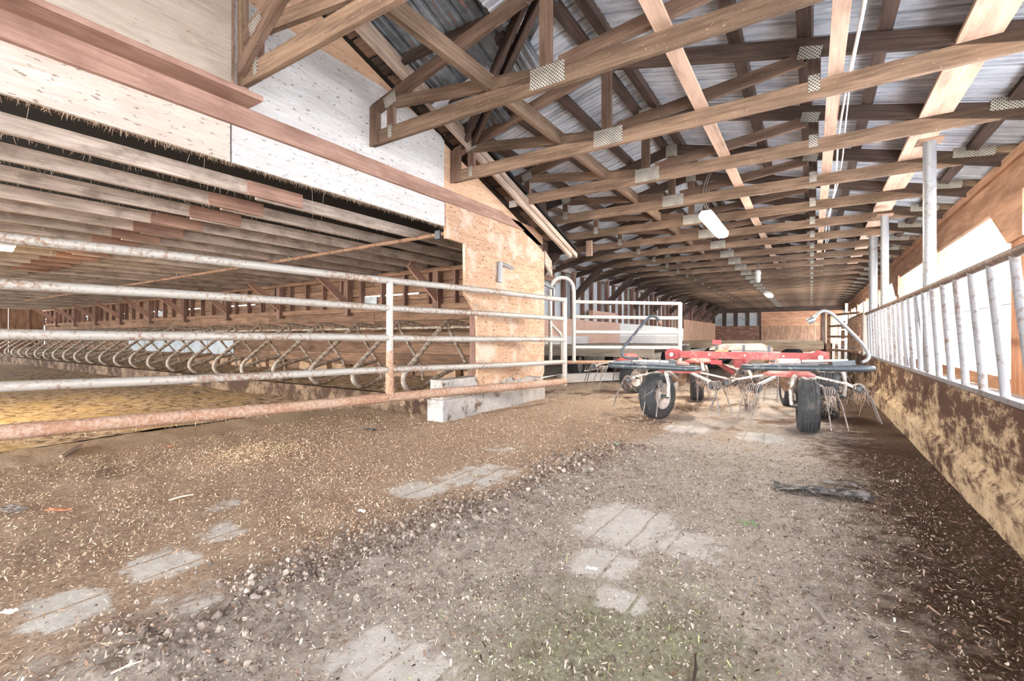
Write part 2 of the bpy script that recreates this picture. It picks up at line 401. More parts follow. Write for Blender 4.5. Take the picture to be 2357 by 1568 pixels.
# ------------------------------------------------------------------ floor
def floor_zone(x, y):
    n = mnoise.noise((x*0.9, y*0.9, 0)); n2 = mnoise.noise((x*2.3, y*2.3, 4))
    edge = -1.95+0.16*(y-1)+0.25*n
    tan = 1/(1+math.exp((x-edge)/0.16))
    if y > 4.6: tan = max(tan*(1 if y < 5.4 else 0.6), 0.40*(1 if y < 9 else 0.3)+0.4*n2)
    dark = 1/(1+math.exp(-(x-(0.24+0.22*n-0.02*y))/0.22))
    dark = max(dark, (0.5+0.5*n2)*math.exp(-((x+4.5)/0.7)**2-((y-1.35)/0.4)**2), (0.4+0.6*n2)*0.8*math.exp(-((x+2.75)/0.5)**2-((y-2.1)/0.45)**2))
    if y > 4.8: dark = max(dark, min(1, (y-4.8)/.8)*(0.32+0.45*n2+0.3*n))
    if y > 9: dark = max(dark, 0.75*min(1, (y-9)/2)); 
    ridge = math.exp(-((x-(-1.80+0.11*(y-1)))/0.20)**2)*(1 if y < 4.2 else 0)
    dark = max(dark, 0.45*ridge)
    green = 1.1*math.exp(-((x+0.5)/0.6)**2-((y-1.35)/0.75)**2)+0.45*math.exp(-((x+0.5)/0.7)**2-((y-4.2)/1.0)**2)
    conc = 0
    for (cx, cy, rx, ry, s) in ((-0.85, 2.45, .27, .33, 1), (-0.78, 1.97, .17, .17, .9), (-0.62, 1.75, .14, .12, .8), (-0.5, 2.35, .2, .2, .75), (-2.04, 2.72, .33, .42, .75), (-2.2, 2.25, .24, .22, .85), (-2.35, .55, .25, .16, .8),
                                (-2.45, .9, .22, .18, .8), (-2.6, 1.2, .18, .16, .7), (-2.0, .8, .2, .16, .6), (-1.15, 5.35, .3, .3, .85), (-.42, 5.3, .3, .35, .8), (-1.1, 1.0, .25, .16, .85), (-2.35, 3.5, .3, .3, .6), (-3.0, 1.4, .14, .14, .7)):
        conc = max(conc, s*math.exp(-((x-cx)/rx)**4-((y-cy)/ry)**4))
    gx = ((x+0.01*n2) % 0.155)/0.155
    groove = 1 if (gx < 0.13 or abs(y-2.47+0.35*(x+0.85)) < 0.02) else 0
    return tan, dark, green, conc, groove, ridge
def floor_h(x, y, z=None):
    tan, dark, green, conc, groove, ridge = z or floor_zone(x, y)
    h = 0.012*mnoise.noise((x*1.3, y*1.3, 2))+0.010*mnoise.noise((x*5, y*5, 1))+0.006*mnoise.noise((x*14, y*14, 5))
    h += 0.03*ridge*(0.6+0.8*abs(mnoise.noise((x*9, y*9, 8))))
    h *= (1-0.85*conc); h += 0.02*max(0, dark-0.3)
    heap = math.exp(-((x+4.0)/0.35)**2-((y-2.2)/0.4)**2)
    return h+0.03*heap-0.02
def axis(lo, hi, f0, f1, fine, coarse):
    out = []; v = lo
    while v < hi:
        out.append(v); v += fine if f0 <= v <= f1 else coarse
    return out+[hi]
def build_floor():
    xs = axis(-6.0, 0.86, -3.0, 0.86, 0.035, 0.09); ys = axis(-12.2, 34.8, 0.35, 4.5, 0.035, 0.16)
    V = []; Z = []
    for y in ys:
        for x in xs:
            z = floor_zone(x, y); V.append((x, y, floor_h(x, y, z))); Z.append(z)
    nx = len(xs); F = [(j*nx+i, j*nx+i+1, (j+1)*nx+i+1, (j+1)*nx+i) for j in range(len(ys)-1) for i in range(nx-1)]
    me = D.meshes.new('floor'); me.from_pydata(V, [], F); me.polygons.foreach_set('use_smooth', np.ones(len(F), bool))
    Z = np.array(Z, dtype=np.float32)
    for k, nm in enumerate(('tan', 'dark', 'green', 'conc', 'groove')):
        a = me.attributes.new(nm, 'FLOAT', 'POINT'); a.data.foreach_set('value', np.ascontiguousarray(Z[:, k]))
    me.materials.append(MATS['floor_dirt'])
    o = link('floor', me); o['kind'] = 'structure'; return o
floor = build_floor()
def build_stall_floor():
    V = []; xs = np.arange(XE-0.1, -5.9, 0.25); xs[-1] = -5.98; ys = np.arange(-6.9, 4.46, 0.2); ys[-1] = 4.46
    for y in ys:
        for x in xs: V.append((x, y, 0.03*mnoise.noise((x*0.8, y*0.8, 3))+0.015*mnoise.noise((x*3, y*3, 3))-0.01))
    nx = len(xs); F = [(j*nx+i, j*nx+i+1, (j+1)*nx+i+1, (j+1)*nx+i) for j in range(len(ys)-1) for i in range(nx-1)]
    me = D.meshes.new('floor'); me.from_pydata(V, [], F); me.polygons.foreach_set('use_smooth', np.ones(len(F), bool)); me.materials.append(MATS['stall_dirt'])
    o = link('floor_stall_barn', me); o['kind'] = 'structure'
    b = MB(); xs = np.arange(XE, -3.9, 0.2); ys = [4.5+0.2*k for k in range(11)]; ys[-1] = YS
    V = [(x, y, 0.19+0.05*(j/11)+0.04*mnoise.noise((x*1.5, y*1.5, 7))) for j, y in enumerate(ys) for x in xs]; nx = len(xs)
    b.add(V, [(j*nx+i, j*nx+i+1, (j+1)*nx+i+1, (j+1)*nx+i) for j in range(len(ys)-1) for i in range(nx-1)], None, True)
    o = obj('floor_stall_beds', b, 'stall_dirt'); o['kind'] = 'structure'
build_stall_floor()
g = obj('ground', MB().add([(-90, -90, -0.12), (90, -90, -0.12), (90, 90, -0.12), (-90, 90, -0.12)], [(0, 1, 2, 3)]), 'ground_gravel'); g['kind'] = 'structure'
f = obj('floor_feed_alley', MB().box((0.84, -12.4, -0.1), (RX+0.1, YB, 0.12)), 'floor_dirt' if False else 'stall_dirt'); f['kind'] = 'structure'

# ------------------------------------------------------------------ main roof: sheets, purlins, ridge
ceiling = struct('ceiling', (RIDX, 0, 3.9))
SHW = 0.88
def sheet_profile(w):
    pts = []; k = 0; p = 0.22
    while k*p < w-1e-6:
        b = k*p
        pts += [(b, 0.0), (b+0.05, 0.0), (b+0.06, -0.012), (b+0.085, -0.012), (b+0.095, 0.0), (b+0.135, 0.0), (b+0.145, -0.012), (b+0.165, -0.012), (b+0.175, 0.0), (b+0.186, 0.0), (b+0.193, 0.03), (b+0.211, 0.03)]
        k += 1
    return pts+[(w, 0.0)]
def main_z(x): return 2.93+EYE-0.25*abs(x-RIDX)
def cross_z(y): return 2.98+EYE-0.33*(abs(y)-2.87)
def sheet(x0, x1, y0, y1, zf, along_x=True):
    prof = sheet_profile((y1-y0) if along_x else (x1-x0)); b = MB(); V = []
    for (q, d) in prof:
        for e in (0, 1):
            if along_x: x = (x0, x1)[e]; y = y0+q; V.append((x, y, zf(x)+d))
            else: y = (y0, y1)[e]; x = x0+q; V.append((x, y, zf(y)+d))
    F = [(2*i, 2*i+1, 2*i+3, 2*i+2) for i in range(len(prof)-1)]
    return b.add(V, F)
off = Vector((-RIDX, 0, -3.9))
def oobj(name, mb, mat, parent):
    """part whose vertices are in world space under an Empty with its own place"""
    o = obj(name, mb, mat, parent); o.matrix_parent_inverse = Matrix.Translation(-Vector(parent.location)); return o
for k in range(54):
    y = -12.12+k*SHW
    oobj('roof_sheet', sheet(RIDX, RX+0.5, y, y+SHW, main_z), 'roof_metal', ceiling)
    ym = y+SHW/2
    if ym > 3.0:
        xl = -5.95 if ym > 7.0 else max(WX-0.1, 2.02-1.32*ym)
        if xl < RIDX-0.05: oobj('roof_sheet', sheet(xl, RIDX, y, y+SHW, main_z), 'roof_metal', ceiling)
for x in (-1.62, -1.08, -0.55, -0.04, 0.47, 0.98, 1.49, 1.9):
    for (a, b_) in ((-12.0, 7.8), (7.8, 21), (21, YB)):
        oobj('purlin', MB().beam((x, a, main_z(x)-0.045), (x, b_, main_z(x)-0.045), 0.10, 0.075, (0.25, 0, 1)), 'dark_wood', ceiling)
for x in (-1.85, -2.38, -2.90, -3.42, -3.95, -4.45, -4.95, -5.5):
    a = max(3.0, (2.2-x)/1.32) if x > WX else 6.9
    for (a, b_) in ((a, 12), (12, 24), (24, YB)):
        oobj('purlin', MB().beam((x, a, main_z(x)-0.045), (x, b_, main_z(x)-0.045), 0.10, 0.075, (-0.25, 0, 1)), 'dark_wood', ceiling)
oobj('ridge_cap', MB().beam((RIDX, -12.0, 3.945), (RIDX, YB, 3.945), 0.30, 0.012), 'roof_metal', ceiling)
oobj('roof_underlay', MB().add([(WX-.1, -6.9, cross_z(6.9)+.07), (RIDX, -6.9, cross_z(6.9)+.07), (RIDX, 0, cross_z(0)+.07), (WX-.1, 0, cross_z(0)+.07), (RIDX, 3.4, cross_z(3.4)+.07), (WX-.1, 4.85, cross_z(4.85)+.07)], [(0, 1, 2, 3), (3, 2, 4, 5)]), 'old_metal', ceiling)
oobj('valley_board', MB().prism([(4.2, 2.9), (7.05, 2.4), (7.05, 3.45), (4.2, 3.62)], 0, WX-.13, WX-.10), 'dark_wood', ceiling)
# the old cross roof over the near left corner
for i in range(3):
    x0 = WX-0.02+i*0.68; x1 = x0+0.68
    ym = (2.28-x1)/1.32
    oobj('roof_sheet', sheet(x0, x1+0.02, 0, ym+0.42, cross_z, False), 'old_metal', ceiling)
    oobj('roof_sheet', sheet(x0, x1+0.02, -6.9, 0, cross_z, False), 'old_metal', ceiling)
for y in (0.4, 1.0, 1.6, 2.2, 2.75, 3.3, 3.85, 4.3):
    x1 = min(RIDX, 2.34-1.32*y)
    if x1 > WX+0.1: oobj('purlin', MB().beam((WX, y, cross_z(y)-0.06), (x1, y, cross_z(y)-0.06), 0.05, 0.12, (0, 0.33, 1)), 'dark_wood', ceiling)
for d in (0.0, 0.16):
    oobj('valley_rafter', MB().beam((RIDX+d, 3.06, main_z(RIDX)-0.12), (WX+d, 4.53, main_z(WX)-0.12), 0.04, 0.13), 'dark_wood', ceiling)
oobj('gable_board', MB().prism([(-3.1, 3.93), (3.1, 3.93), (0.0, 4.95)], 0, RIDX-0.01, RIDX+0.01), 'dark_wood', ceiling)

# ------------------------------------------------------------------ trusses (y = 0 in their own space)
CZ0 = 1.91+EYE; CH = 0.14; TH = 0.042
def tc_z(x): return main_z(x)-0.165
XL, XQL, XQR, XR = -3.675, -3.45, 0.0, 1.66
def mk(fn, name, mat):
    b = MB(); fn(b); return name, b.mesh(name, mat)
def plate(x, z, w, h, rot=0.0):
    def f(b):
        for sgn in (-1, 1):
            c, s_ = math.cos(rot), math.sin(rot)
            b.beam((x-w/2*c, sgn*(TH/2+0.003), z-w/2*s_), (x+w/2*c, sgn*(TH/2+0.003), z+w/2*s_), 0.005, h, (-s_, 0, c))
    return f
zc = CZ0+CH/2
def bm_(p0, p1, h, uo=None, up=(0, 0, 1)): return lambda b: b.beam((p0[0], 0, p0[1]), (p1[0], 0, p1[1]), TH, h, up, uo)
right_parts = [
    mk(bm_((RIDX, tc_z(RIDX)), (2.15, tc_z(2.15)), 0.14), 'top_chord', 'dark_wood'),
    mk(bm_((RIDX, CZ0+CH), (RIDX, tc_z(RIDX)-0.06), 0.10), 'king_post', 'web_wood'),
    mk(bm_((RIDX+0.12, CZ0+CH+0.03), (XQR-0.05, tc_z(XQR)-0.08), 0.105), 'web', 'web_wood'),
    mk(bm_((XQR+0.02, CZ0+CH), (XQR+0.02, tc_z(XQR)-0.06), 0.09), 'vertical_web', 'dark_wood'),
    mk(plate(RIDX+0.02, CZ0+0.10, 0.30, 0.16, 0.0), 'nail_plate', 'nail_plate'),
    mk(plate(RIDX, tc_z(RIDX)-0.02, 0.16, 0.17), 'nail_plate', 'nail_plate'),
    mk(plate(XQR-0.01, tc_z(XQR)-0.05, 0.16, 0.10, -0.245), 'nail_plate', 'nail_plate'),
    mk(plate(XQR+0.02, CZ0+CH-0.02, 0.08, 0.13), 'nail_plate', 'nail_plate'),
    mk(plate(1.50, CZ0+0.12, 0.34, 0.11, -0.1), 'nail_plate', 'nail_plate')]
def leftset(short):
    if short:
        return [mk(bm_((XL, zc), (2.0, zc), CH), 'bottom_chord', 'truss_wood'),
                mk(bm_((XL-0.04, tc_z(XL-.04)), (RIDX, tc_z(RIDX)), 0.12), 'top_chord', 'web_wood'),
                mk(bm_((XQL+0.06, tc_z(XQL)-0.06), (RIDX-0.12, CZ0+CH), 0.105), 'web', 'truss_wood'),
                mk(bm_((XQL, CZ0+CH), (XQL, tc_z(XQL)-0.06), 0.09), 'vertical_web', 'web_wood'),
                mk(bm_((XL, CZ0), (XL, tc_z(XL)+0.03), 0.10), 'heel_post', 'web_wood'),
                mk(plate(XQL, tc_z(XQL)-0.03, 0.16, 0.11, 0.245), 'nail_plate', 'nail_plate'),
                mk(plate(XQL, CZ0+CH-0.05, 0.05, 0.12), 'nail_plate', 'nail_plate')]
    return [mk(bm_((-5.85, zc), (2.0, zc), CH), 'bottom_chord', 'truss_wood'),
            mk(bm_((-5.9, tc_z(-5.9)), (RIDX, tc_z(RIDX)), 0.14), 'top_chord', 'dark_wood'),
            mk(bm_((XQL+0.05, tc_z(XQL)-0.08), (RIDX-0.12, CZ0+CH+0.03), 0.105), 'web', 'web_wood'),
            mk(bm_((XQL-0.02, CZ0+CH), (XQL-0.02, tc_z(XQL)-0.06), 0.09), 'vertical_web', 'web_wood'),
            mk(plate(XQL, tc_z(XQL)-0.04, 0.16, 0.11, 0.245), 'nail_plate', 'nail_plate'),
            mk(plate(XQL-0.02, CZ0+CH-0.02, 0.08, 0.13), 'nail_plate', 'nail_plate')]
SHORT, FULL = leftset(True), leftset(False)
tl = {-1: 'nearest roof truss, its left end on the ledger plank',
      0: 'roof truss with its dark heel post standing against the bright white plywood',
      1: 'roof truss whose heel post meets the right edge of the white plywood',
      2: 'roof truss ending in a whitish weathered heel post above the plywood pillar',
      3: 'brown roof truss just beyond the plywood pillar',
      4: 'brown roof truss directly in front of the lit tube lamp',
      5: 'brown roof truss carrying the near half of the lit tube lamp',
      6: 'brown roof truss at the far end of the lit tube lamp',
      7: 'brown roof truss between the lit tube lamp and the white jar lamp',
      8: 'brown roof truss with the white jar lamp hanging from it'}
for i in range(6): tl[9+i] = '%s brown roof truss beyond the white jar lamp' % ORD[i]
for k in range(-1, 25):
    y = TY0+k*TDY+random.uniform(-.02, .02)
    if k == -1: lab = tl[-1]
    lab = tl.get(k, 'dusty brown roof truss in the dense far row around the small far tube lamp')
    t = thing('roof_truss', lab, 'truss', (0, y, random.uniform(-.006, .006)), 'roof trusses across the lane')
    for nm, me in (SHORT if k <= 2 else FULL)+right_parts:
        if k == -1 and nm in ('heel_post',): continue
        link(nm, me, t)
    if k == -1:
        obj('heel_post', MB().beam((WX+0.05, 0, CZ0-0.02), (WX+0.05, 0, 4.0), 0.05, 0.075, (1, 0, 0)), 'truss_wood', t)
        obj('web', MB().beam((WX+0.10, -0.045, CZ0+0.10), (-2.4, -0.045, CZ0+0.85), TH, 0.11), 'web_wood', t)
    if k == 2:
        obj('cover_board', MB().beam((XL, -0.035, CZ0-0.01), (XL, -0.035, tc_z(XL)+0.0), 0.02, 0.13, (1, 0, 0)), 'grey_board', t, label='whitish weathered board on the heel')
    if k in (0, 1):
        obj('heel_board', MB().beam((XL+0.0, -0.035, CZ0-0.01), (XL+0.0, -0.035, tc_z(XL)+0.02), 0.02, 0.13 if k else 0.12, (1, 0, 0)), 'web_wood', t)

# ------------------------------------------------------------------ planks lying along the trusses, cables
def runner(name, x, w, z, y0, y1, mat, label, h=0.03, cuts=(9.5, 20)):
    t = thing(name, label, 'plank', (x, y0, z)); ys = [y0]+[c for c in cuts if y0 < c < y1]+[y1]
    for i in range(len(ys)-1):
        oobj('board', MB().beam((x+0.006*i, ys[i], z), (x+0.006*i, ys[i+1]+0.0, z), w, h), mat, t)
runner('runner_plank', 0.97, 0.24, CZ0+CH+0.016, -4.0, 24.0, 'pale_wood', 'wide pale plank lying along the truss chords above the pipe posts')
runner('runner_plank', 0.16, 0.10, CZ0+CH+0.016, -4.0, 30.0, 'pale_wood', 'narrow tan plank along the trusses beside the white cables')
runner('runner_plank', -0.83, 0.11, CZ0+CH+0.016, -4.0, 30.0, 'pale_wood', 'narrow tan plank along the trusses nearest the roof ridge on the window side')
runner('runner_plank', -2.26, 0.05, CZ0+CH+0.072, 1.0, 30.0, 'truss_wood', 'brown plank on edge along the trusses, left of the king posts', h=0.14)
t = thing('cable_run', 'pair of white cables running along the trusses beside the tan plank', 'cable', (0.26, 0, CZ0+CH))
for x, r in ((0.255, 0.010), (0.285, 0.007)):
    pts = [(x+0.02*math.sin(y*1.3+x*40), y, CZ0+CH+0.012-0.05*abs(math.sin((y-TY0)/TDY*math.pi))*0.6) for y in np.arange(-3.5, 28, 0.3)]
    oobj('cable', MB().tube(pts, r, 6), 'cable_white', t)

# ------------------------------------------------------------------ wall of the stall barn (left)
wl = struct('wall_left', (WX, 0, 0))
def wp(name, mb, mat, label=None):
    o = oobj(name, mb, mat, wl)
    if label: o['label'] = label
    return o
rake = lambda y: 2.84+EYE-0.34*(abs(y)-2.87)
wp('gable_sheathing', MB().prism([(-6.8, 2.76), (6.75, 2.76), (6.75, rake(6.75)), (2.87, rake(2.87)), (0, rake(0)), (-6.8, rake(6.8))], 0, WX-0.06, WX-0.035), 'tan_ply')
wp('plywood_panel', MB().prism([(-0.6, 2.76), (1.80, 2.76), (1.80, 4.0), (-0.6, 4.0)], 0, WX-0.035, WX+0.012), 'tan_grey_ply')
wp('plywood_panel', MB().prism([(-4.0, 2.76), (-0.605, 2.76), (-0.605, 4.0), (-4.0, 4.0)], 0, WX-0.035, WX+0.01), 'tan_grey_ply')
wp('plywood_panel', MB().prism([(1.84, 2.76), (4.24, 2.76), (4.25, 3.36), (4.18, 3.41), (3.3, 3.58), (2.41, 3.60), (1.84, 3.63)], 0, WX-0.035, WX), 'white_ply')
for a, b_, m in ((-4.0, -0.63, 'cream_ply'), (-0.63, 1.80, 'cream_ply'), (1.81, 4.26, 'white_ply')):
    wp('header_panel', MB().box((WX-0.03, a, 2.335), (WX, b_-0.004, 2.64)), m)
wp('header_beam', MB().box((WX-0.16, -4.0, 2.36), (WX-0.035, 4.3, 2.62)), 'dark_wood')
wp('plate_board', MB().prism([(-4.0, 2.62), (6.05, 2.62), (5.45, 2.775), (-4.0, 2.775)], 0, WX-0.01, WX+0.04), 'pink_wood')
wp('ledger_plank', MB().box((WX+0.0, -4.0, 2.776), (-3.475, 1.915, 2.815)), 'pink_wood')
pil = [(4.262, 2.70), (4.262, 2.19), (4.62, 2.185), (4.63, 1.53), (4.70, 1.48), (4.80, 1.38), (4.87, 1.27), (4.89, 1.10), (4.90, 0.52), (4.87, 0.46)]
yy = 4.95
while yy < 6.68: pil.append((yy, 0.36+0.10*mnoise.noise((yy*2.2, 3.1, 0))+0.05*mnoise.noise((yy*9, 1, 0)))); yy += 0.07
pil += [(6.70, 0.40), (6.70, 2.38), (6.40, 2.5), (6.0, 2.62), (5.5, 2.70)]
wp('pillar_panel', MB().prism(pil[::-1], 0, WX-0.02, WX+0.022), 'pillar_ply', 'tan plywood pillar with a curved cut-out edge')
wp('corner_post', MB().box((WX-0.16, 6.5, 0.0), (WX-0.022, 6.72, 2.5)), 'stud_wood')
wp('jamb_post', MB().box((WX-0.14, 4.92, 0.4), (WX-0.022, 5.0, 2.3)), 'stud_wood')
wp('fascia_block', MB().prism([(6.72, 2.42), (6.95, 2.28), (6.98, 2.02), (6.72, 2.20)], 0, WX-0.01, WX+0.03), 'barge_wood')
wp('rear_panel', MB().box((WX-0.05, -12.2, 0), (WX-0.02, -6.85, 3.6)), 'tan_ply')
wp('concrete_block', MB().box((WX-0.20, 4.22, -0.05), (WX+0.005, 6.69, 0.47)), 'block_conc')
wp('concrete_plinth', MB().box((WX-0.22, 4.19, -0.05), (WX+0.03, 6.71, 0.235)), 'block_conc')
# rake of the old gable: barge boards and short sheathing boards
t = struct('trim_1', (-3.45, 4.0, 3.4), 'bundle of pale barge boards left from the old gable')
bz = lambda y: 2.806+EYE-0.3244*(y-2.843)
for dx, dz, y1 in ((0, 0, 7.22), (-0.05, 0.055, 7.32), (0.03, 0.075, 7.38), (-0.02, 0.115, 6.6)):
    oobj('barge_board', MB().beam((-3.47+dx, 1.2, bz(1.2)+dz), (-3.47+dx, y1, bz(y1)+dz), 0.045, 0.075), 'barge_wood', t)
for i in range(26):
    y = 1.3+i*0.22
    oobj('sheathing_board', MB().beam((WX-0.05, y, bz(y)+0.13), (-3.46, y, bz(y)+0.13), 0.20, 0.022, (0, 0.3244, 1)), 'web_wood' if i % 3 else 'dark_wood', t)

# ------------------------------------------------------------------ stall barn: joists, roof, walls
loft = struct('ceiling_stall_barn', (-4.2, 0, 2.3))
NJ = 42
for k in range(NJ):
    x = -4.25-0.65*k; z = 2.27+0.061; dz = random.uniform(-.012, .012)
    oobj('joist', MB().beam((x, -6.7, z+dz), (x, 2.55, z+dz), 0.042, 0.122), 'joist_wood', loft)
    oobj('joist', MB().beam((x-0.045, 2.3, z-dz), (x-0.045, YS, z-dz), 0.042, 0.122), 'joist_wood', loft)
    if k < 14:
        a = 2.2+random.uniform(-.06, .06)
        oobj('splice_block', MB().beam((x+0.034, a, z+0.0), (x+0.034, a+0.52, z), 0.026, 0.128), 'scab_wood', loft)
oobj('loft_roof', MB().prism([(-7.4, 2.50), (0, 4.93), (7.4, 2.50), (7.4, 2.54), (0, 4.98), (-7.4, 2.54)], 0, XE, -3.43), 'loft_shade_dark', loft)  # near-black colour paints the loft's shade seen between the joists
ws = struct('wall_stall_back', (-15, YS, 0))
def sp(name, mb, mat): return oobj(name, mb, mat, ws)
xs_ = [WX-0.02-4.0*i for i in range(8)]
def planks(z0, z1, mat, dy=0):
    for i in range(7):
        a = xs_[i]; b_ = max(xs_[i]-4.0, XE); sp('wall_plank', MB().box((b_+0.004, YS+dy, z0), (a-0.004, YS+dy+0.03, z1-0.012)), mat)
for z0, z1 in ((0.0, .22), (.22, .44), (.44, .66), (.66, .88), (.88, 1.10), (1.10, 1.32), (1.32, 1.54), (1.54, 1.74)): planks(z0, z1, 'back_plank', random.uniform(0, .012))
for z0, z1 in ((1.865, 2.06), (2.06, 2.33)): planks(z0, z1, 'back_plank', random.uniform(0, .012))
for i in range(24):
    x0 = WX-0.1-i*1.16
    if i % 5 in (1, 4): sp('wall_plank', MB().box((x0-1.14, YS, 1.74), (x0, YS+0.03, 1.865)), 'back_plank')
    else:
        sp('wall_plank', MB().box((x0-1.14, YS+0.008, 1.74), (x0-0.0, YS+0.03, 1.84)), 'back_plank')
        if i % 3 == 0: sp('metal_patch', MB().box((x0-0.75, YS-0.012, 1.68), (x0-0.35, YS-0.002, 1.845)), 'wall_sheet')
sp('backing', MB().box((XE, YS+.045, 0), (WX-.1, YS+.06, 1.843)), 'dark_wood'); sp('backing', MB().box((XE, YS+.045, 1.868), (WX-.1, YS+.06, 2.8)), 'dark_wood')
for i in range(9): sp('backing', MB().box((-6.5-3*i, YS+.045, 1.843), (-5.1-3*i, YS+.06, 1.868)), 'dark_wood')
sp('top_plate', MB().box((XE, YS-0.09, 2.22), (WX-0.1, YS-0.002, 2.30)), 'back_plank')
sp('girt', MB().box((XE, YS-0.06, 1.52), (WX-0.1, YS-0.002, 1.62)), 'back_plank')
for i in range(43):
    x = WX-0.45-i*0.65; sp('stud', MB().box((x-0.025, YS-0.10, 1.62), (x+0.025, YS-0.002, 2.22)), 'stud_wood')
for i in range(11):
    x = -5.9-2.6*i
    sp('wall_post', MB().box((x-0.07, YS-0.14, 1.45), (x+0.07, YS-0.003, 2.22)), 'stud_wood')
    sp('knee_brace', MB().beam((x+0.02, 5.80, 2.27), (x+0.02, 6.52, 1.70), 0.05, 0.14), 'scab_wood')
for i in range(5):
    a = -13.5-i*1.5; sp('metal_sheet', MB().box((a-1.46, YS-0.02, 0.50), (a, YS-0.002, 0.90)), 'wall_sheet')
we = struct('wall_stall_end', (XE, 0, 0))
for i in range(11):
    y = -6.7+i*1.21; oobj('wall_panel', MB().box((XE-0.03, y, 0), (XE, y+1.2, 2.4)), 'back_plank', we)
for i in range(8):
    y = -5.9+i*1.7; oobj('stud', MB().box((XE, y, 0.3), (XE+0.08, y+0.09, 2.3)), 'stud_wood', we)
curb = obj('trim_2', MB().box((XE, 4.44, -0.05), (WX-0.24, 4.56, 0.215)), 'curb_conc'); curb['kind'] = 'structure'
# pipe under the joists
t = thing('ceiling_pipe', 'long rusty pipe slung crossways under the stall barn joists', 'pipe', (-3.8, 4.3, 2.22))
oobj('pipe', MB().tube([(WX-0.02, 4.31, 2.262), (-8, 4.27, 2.225), (-14, 4.2, 2.20), (-22, 4.15, 2.20)], 0.028, 8), 'rust_pipe', t)
for x in (-3.85, -7.0, -11.0):
    oobj('hanger', MB().beam((x, 4.28, 2.20), (x, 4.28, 2.30), 0.03, 0.08, (1, 0, 0)), 'steel_dark', t)

# stall dividers
def divider_parts():
    P = bez([(0, 6.45, 1.10), (0, 5.95, 1.20), (0, 5.62, 1.235), (0, 5.46, 1.19), (0, 5.25, 1.02), (0, 4.82, 0.665), (0, 4.64, 0.50), (0, 4.60, 0.37), (0, 4.68, 0.25), (0, 4.84, 0.225), (0, 5.1, 0.31), (0, 5.45, 0.43), (0, 6.0, 0.56)], 5)
    loop = MB().tube(P, 0.036, 8).mesh('loop_pipe', 'stall_pipe')
    leg = MB().tube([(0, 5.50, 1.20), (0, 5.58, 1.10), (0, 6.08, 0.46), (0, 6.12, 0.2)], 0.028, 8).mesh('brace_pipe', 'stall_pipe')
    clamp = MB().lathe([(-0.05, 0.042), (0.05, 0.042)], (0, 5.53, 1.18), (0, 0.6, -0.75), 10).mesh('clamp', 'stall_pipe')
    return loop, leg, clamp
LP, BP, CP = divider_parts()
dl = ['bent pipe stall divider right behind the plywood pillar', 'second stall divider from the plywood pillar', 'third stall divider from the plywood pillar', 'fourth stall divider from the plywood pillar',
      'fifth stall divider from the plywood pillar']
dl += ['%s stall divider from the plywood pillar' % ORD[i] for i in range(5, 14)]
for k in range(24):
    x = -4.78-1.08*k
    t = thing('stall_divider', dl[k] if k < len(dl) else 'rusty looped stall divider far down the dim stall row', 'stall divider', (x, 0, 0), 'stall dividers along the back wall')
    link('loop_pipe', LP, t); link('brace_pipe', BP, t); link('clamp', CP, t)
    t.rotation_euler.z = 0; t.scale = (1, 1, 1+random.uniform(-.015, .015))
for z, y, lab in ((1.16, 6.0, 'upper head rail pipe running along the stall dividers'), (1.00, 6.40, 'lower head rail pipe close to the stall back wall')):
    tag(obj('head_rail', MB().tube([(WX-0.3, y, z), (-12, y, z-0.02), (XE+0.1, y, z)], 0.026, 8), 'stall_pipe'), lab, 'rail')
bl = 0
for k in range(16):
    x = -5.15-k*0.62
    if k in (2, 5, 9): continue
    b = MB(); w_ = 0.42; h_ = 0.17; y0 = 6.42; V = []
    for (dx, dy, dz) in ((0, 0, 0), (w_, 0, 0), (w_, .16, 0), (0, .16, 0), (0, 0, h_), (w_, 0, h_), (w_, .16, h_), (0, .16, h_)):
        V.append((x+dx+random.uniform(-.025, .025), y0+dy+random.uniform(-.02, .01), 0.235+dz+random.uniform(-.025, .025) if dz else 0.21))
    b.add(V, [(0, 1, 5, 4), (1, 2, 6, 5), (2, 3, 7, 6), (3, 0, 4, 7), (4, 5, 6, 7), (3, 2, 1, 0)])
    tag(obj('rough_block', b, 'rough_block'), ('crumbling tan block at the stall wall foot, closest to the pillar' if k == 0 else 'crumbling tan block in the row along the stall wall foot'), 'block', 'rough blocks along the stall wall')

# ------------------------------------------------------------------ far left wall, back wall
XW2 = -5.85
wbk = struct('wall_back_cladding', (-2, YB+.1, 0)); oobj('cladding', MB().box((XW2-.3, YB+.01, 0), (RX+.2, YB+.03, 3.9)), 'dark_wood', wbk)
wf = struct('wall_left_far', (XW2, 20, 0))
def fp(name, mb, mat): return oobj(name, mb, mat, wf)
for i in range(23):
    y = 6.8+i*1.22; fp('metal_sheet', MB().box((XW2-0.03, y, 1.0), (XW2, y+1.2, 2.86)), 'wall_sheet')
for i in range(43):
    y = 7.0+i*0.65; fp('stud', MB().box((XW2+0.001, y, 1.3), (XW2+0.11, y+0.075+0.02*(i % 3), 2.78)), 'stud_wood')
fp('top_plate', MB().box((XW2+0.0, 6.8, 2.78), (XW2+0.16, YB, 2.88)), 'grey_wood')
fp('header_plank', MB().box((XW2+0.115, 6.9, 2.45), (XW2+0.15, 11.2, 2.60)), 'scab_wood')
for i in range(11):
    y = 9.4+2.6*i
    fp('wall_post', MB().box((XW2+0.112, y-0.08, 0.0), (XW2+0.22, y+0.08, 2.84)), 'stud_wood')
    fp('knee_brace', MB().beam((XW2+0.2, y, 2.10), (XW2+1.0, y, 2.88), 0.05, 0.2), 'dark_wood')
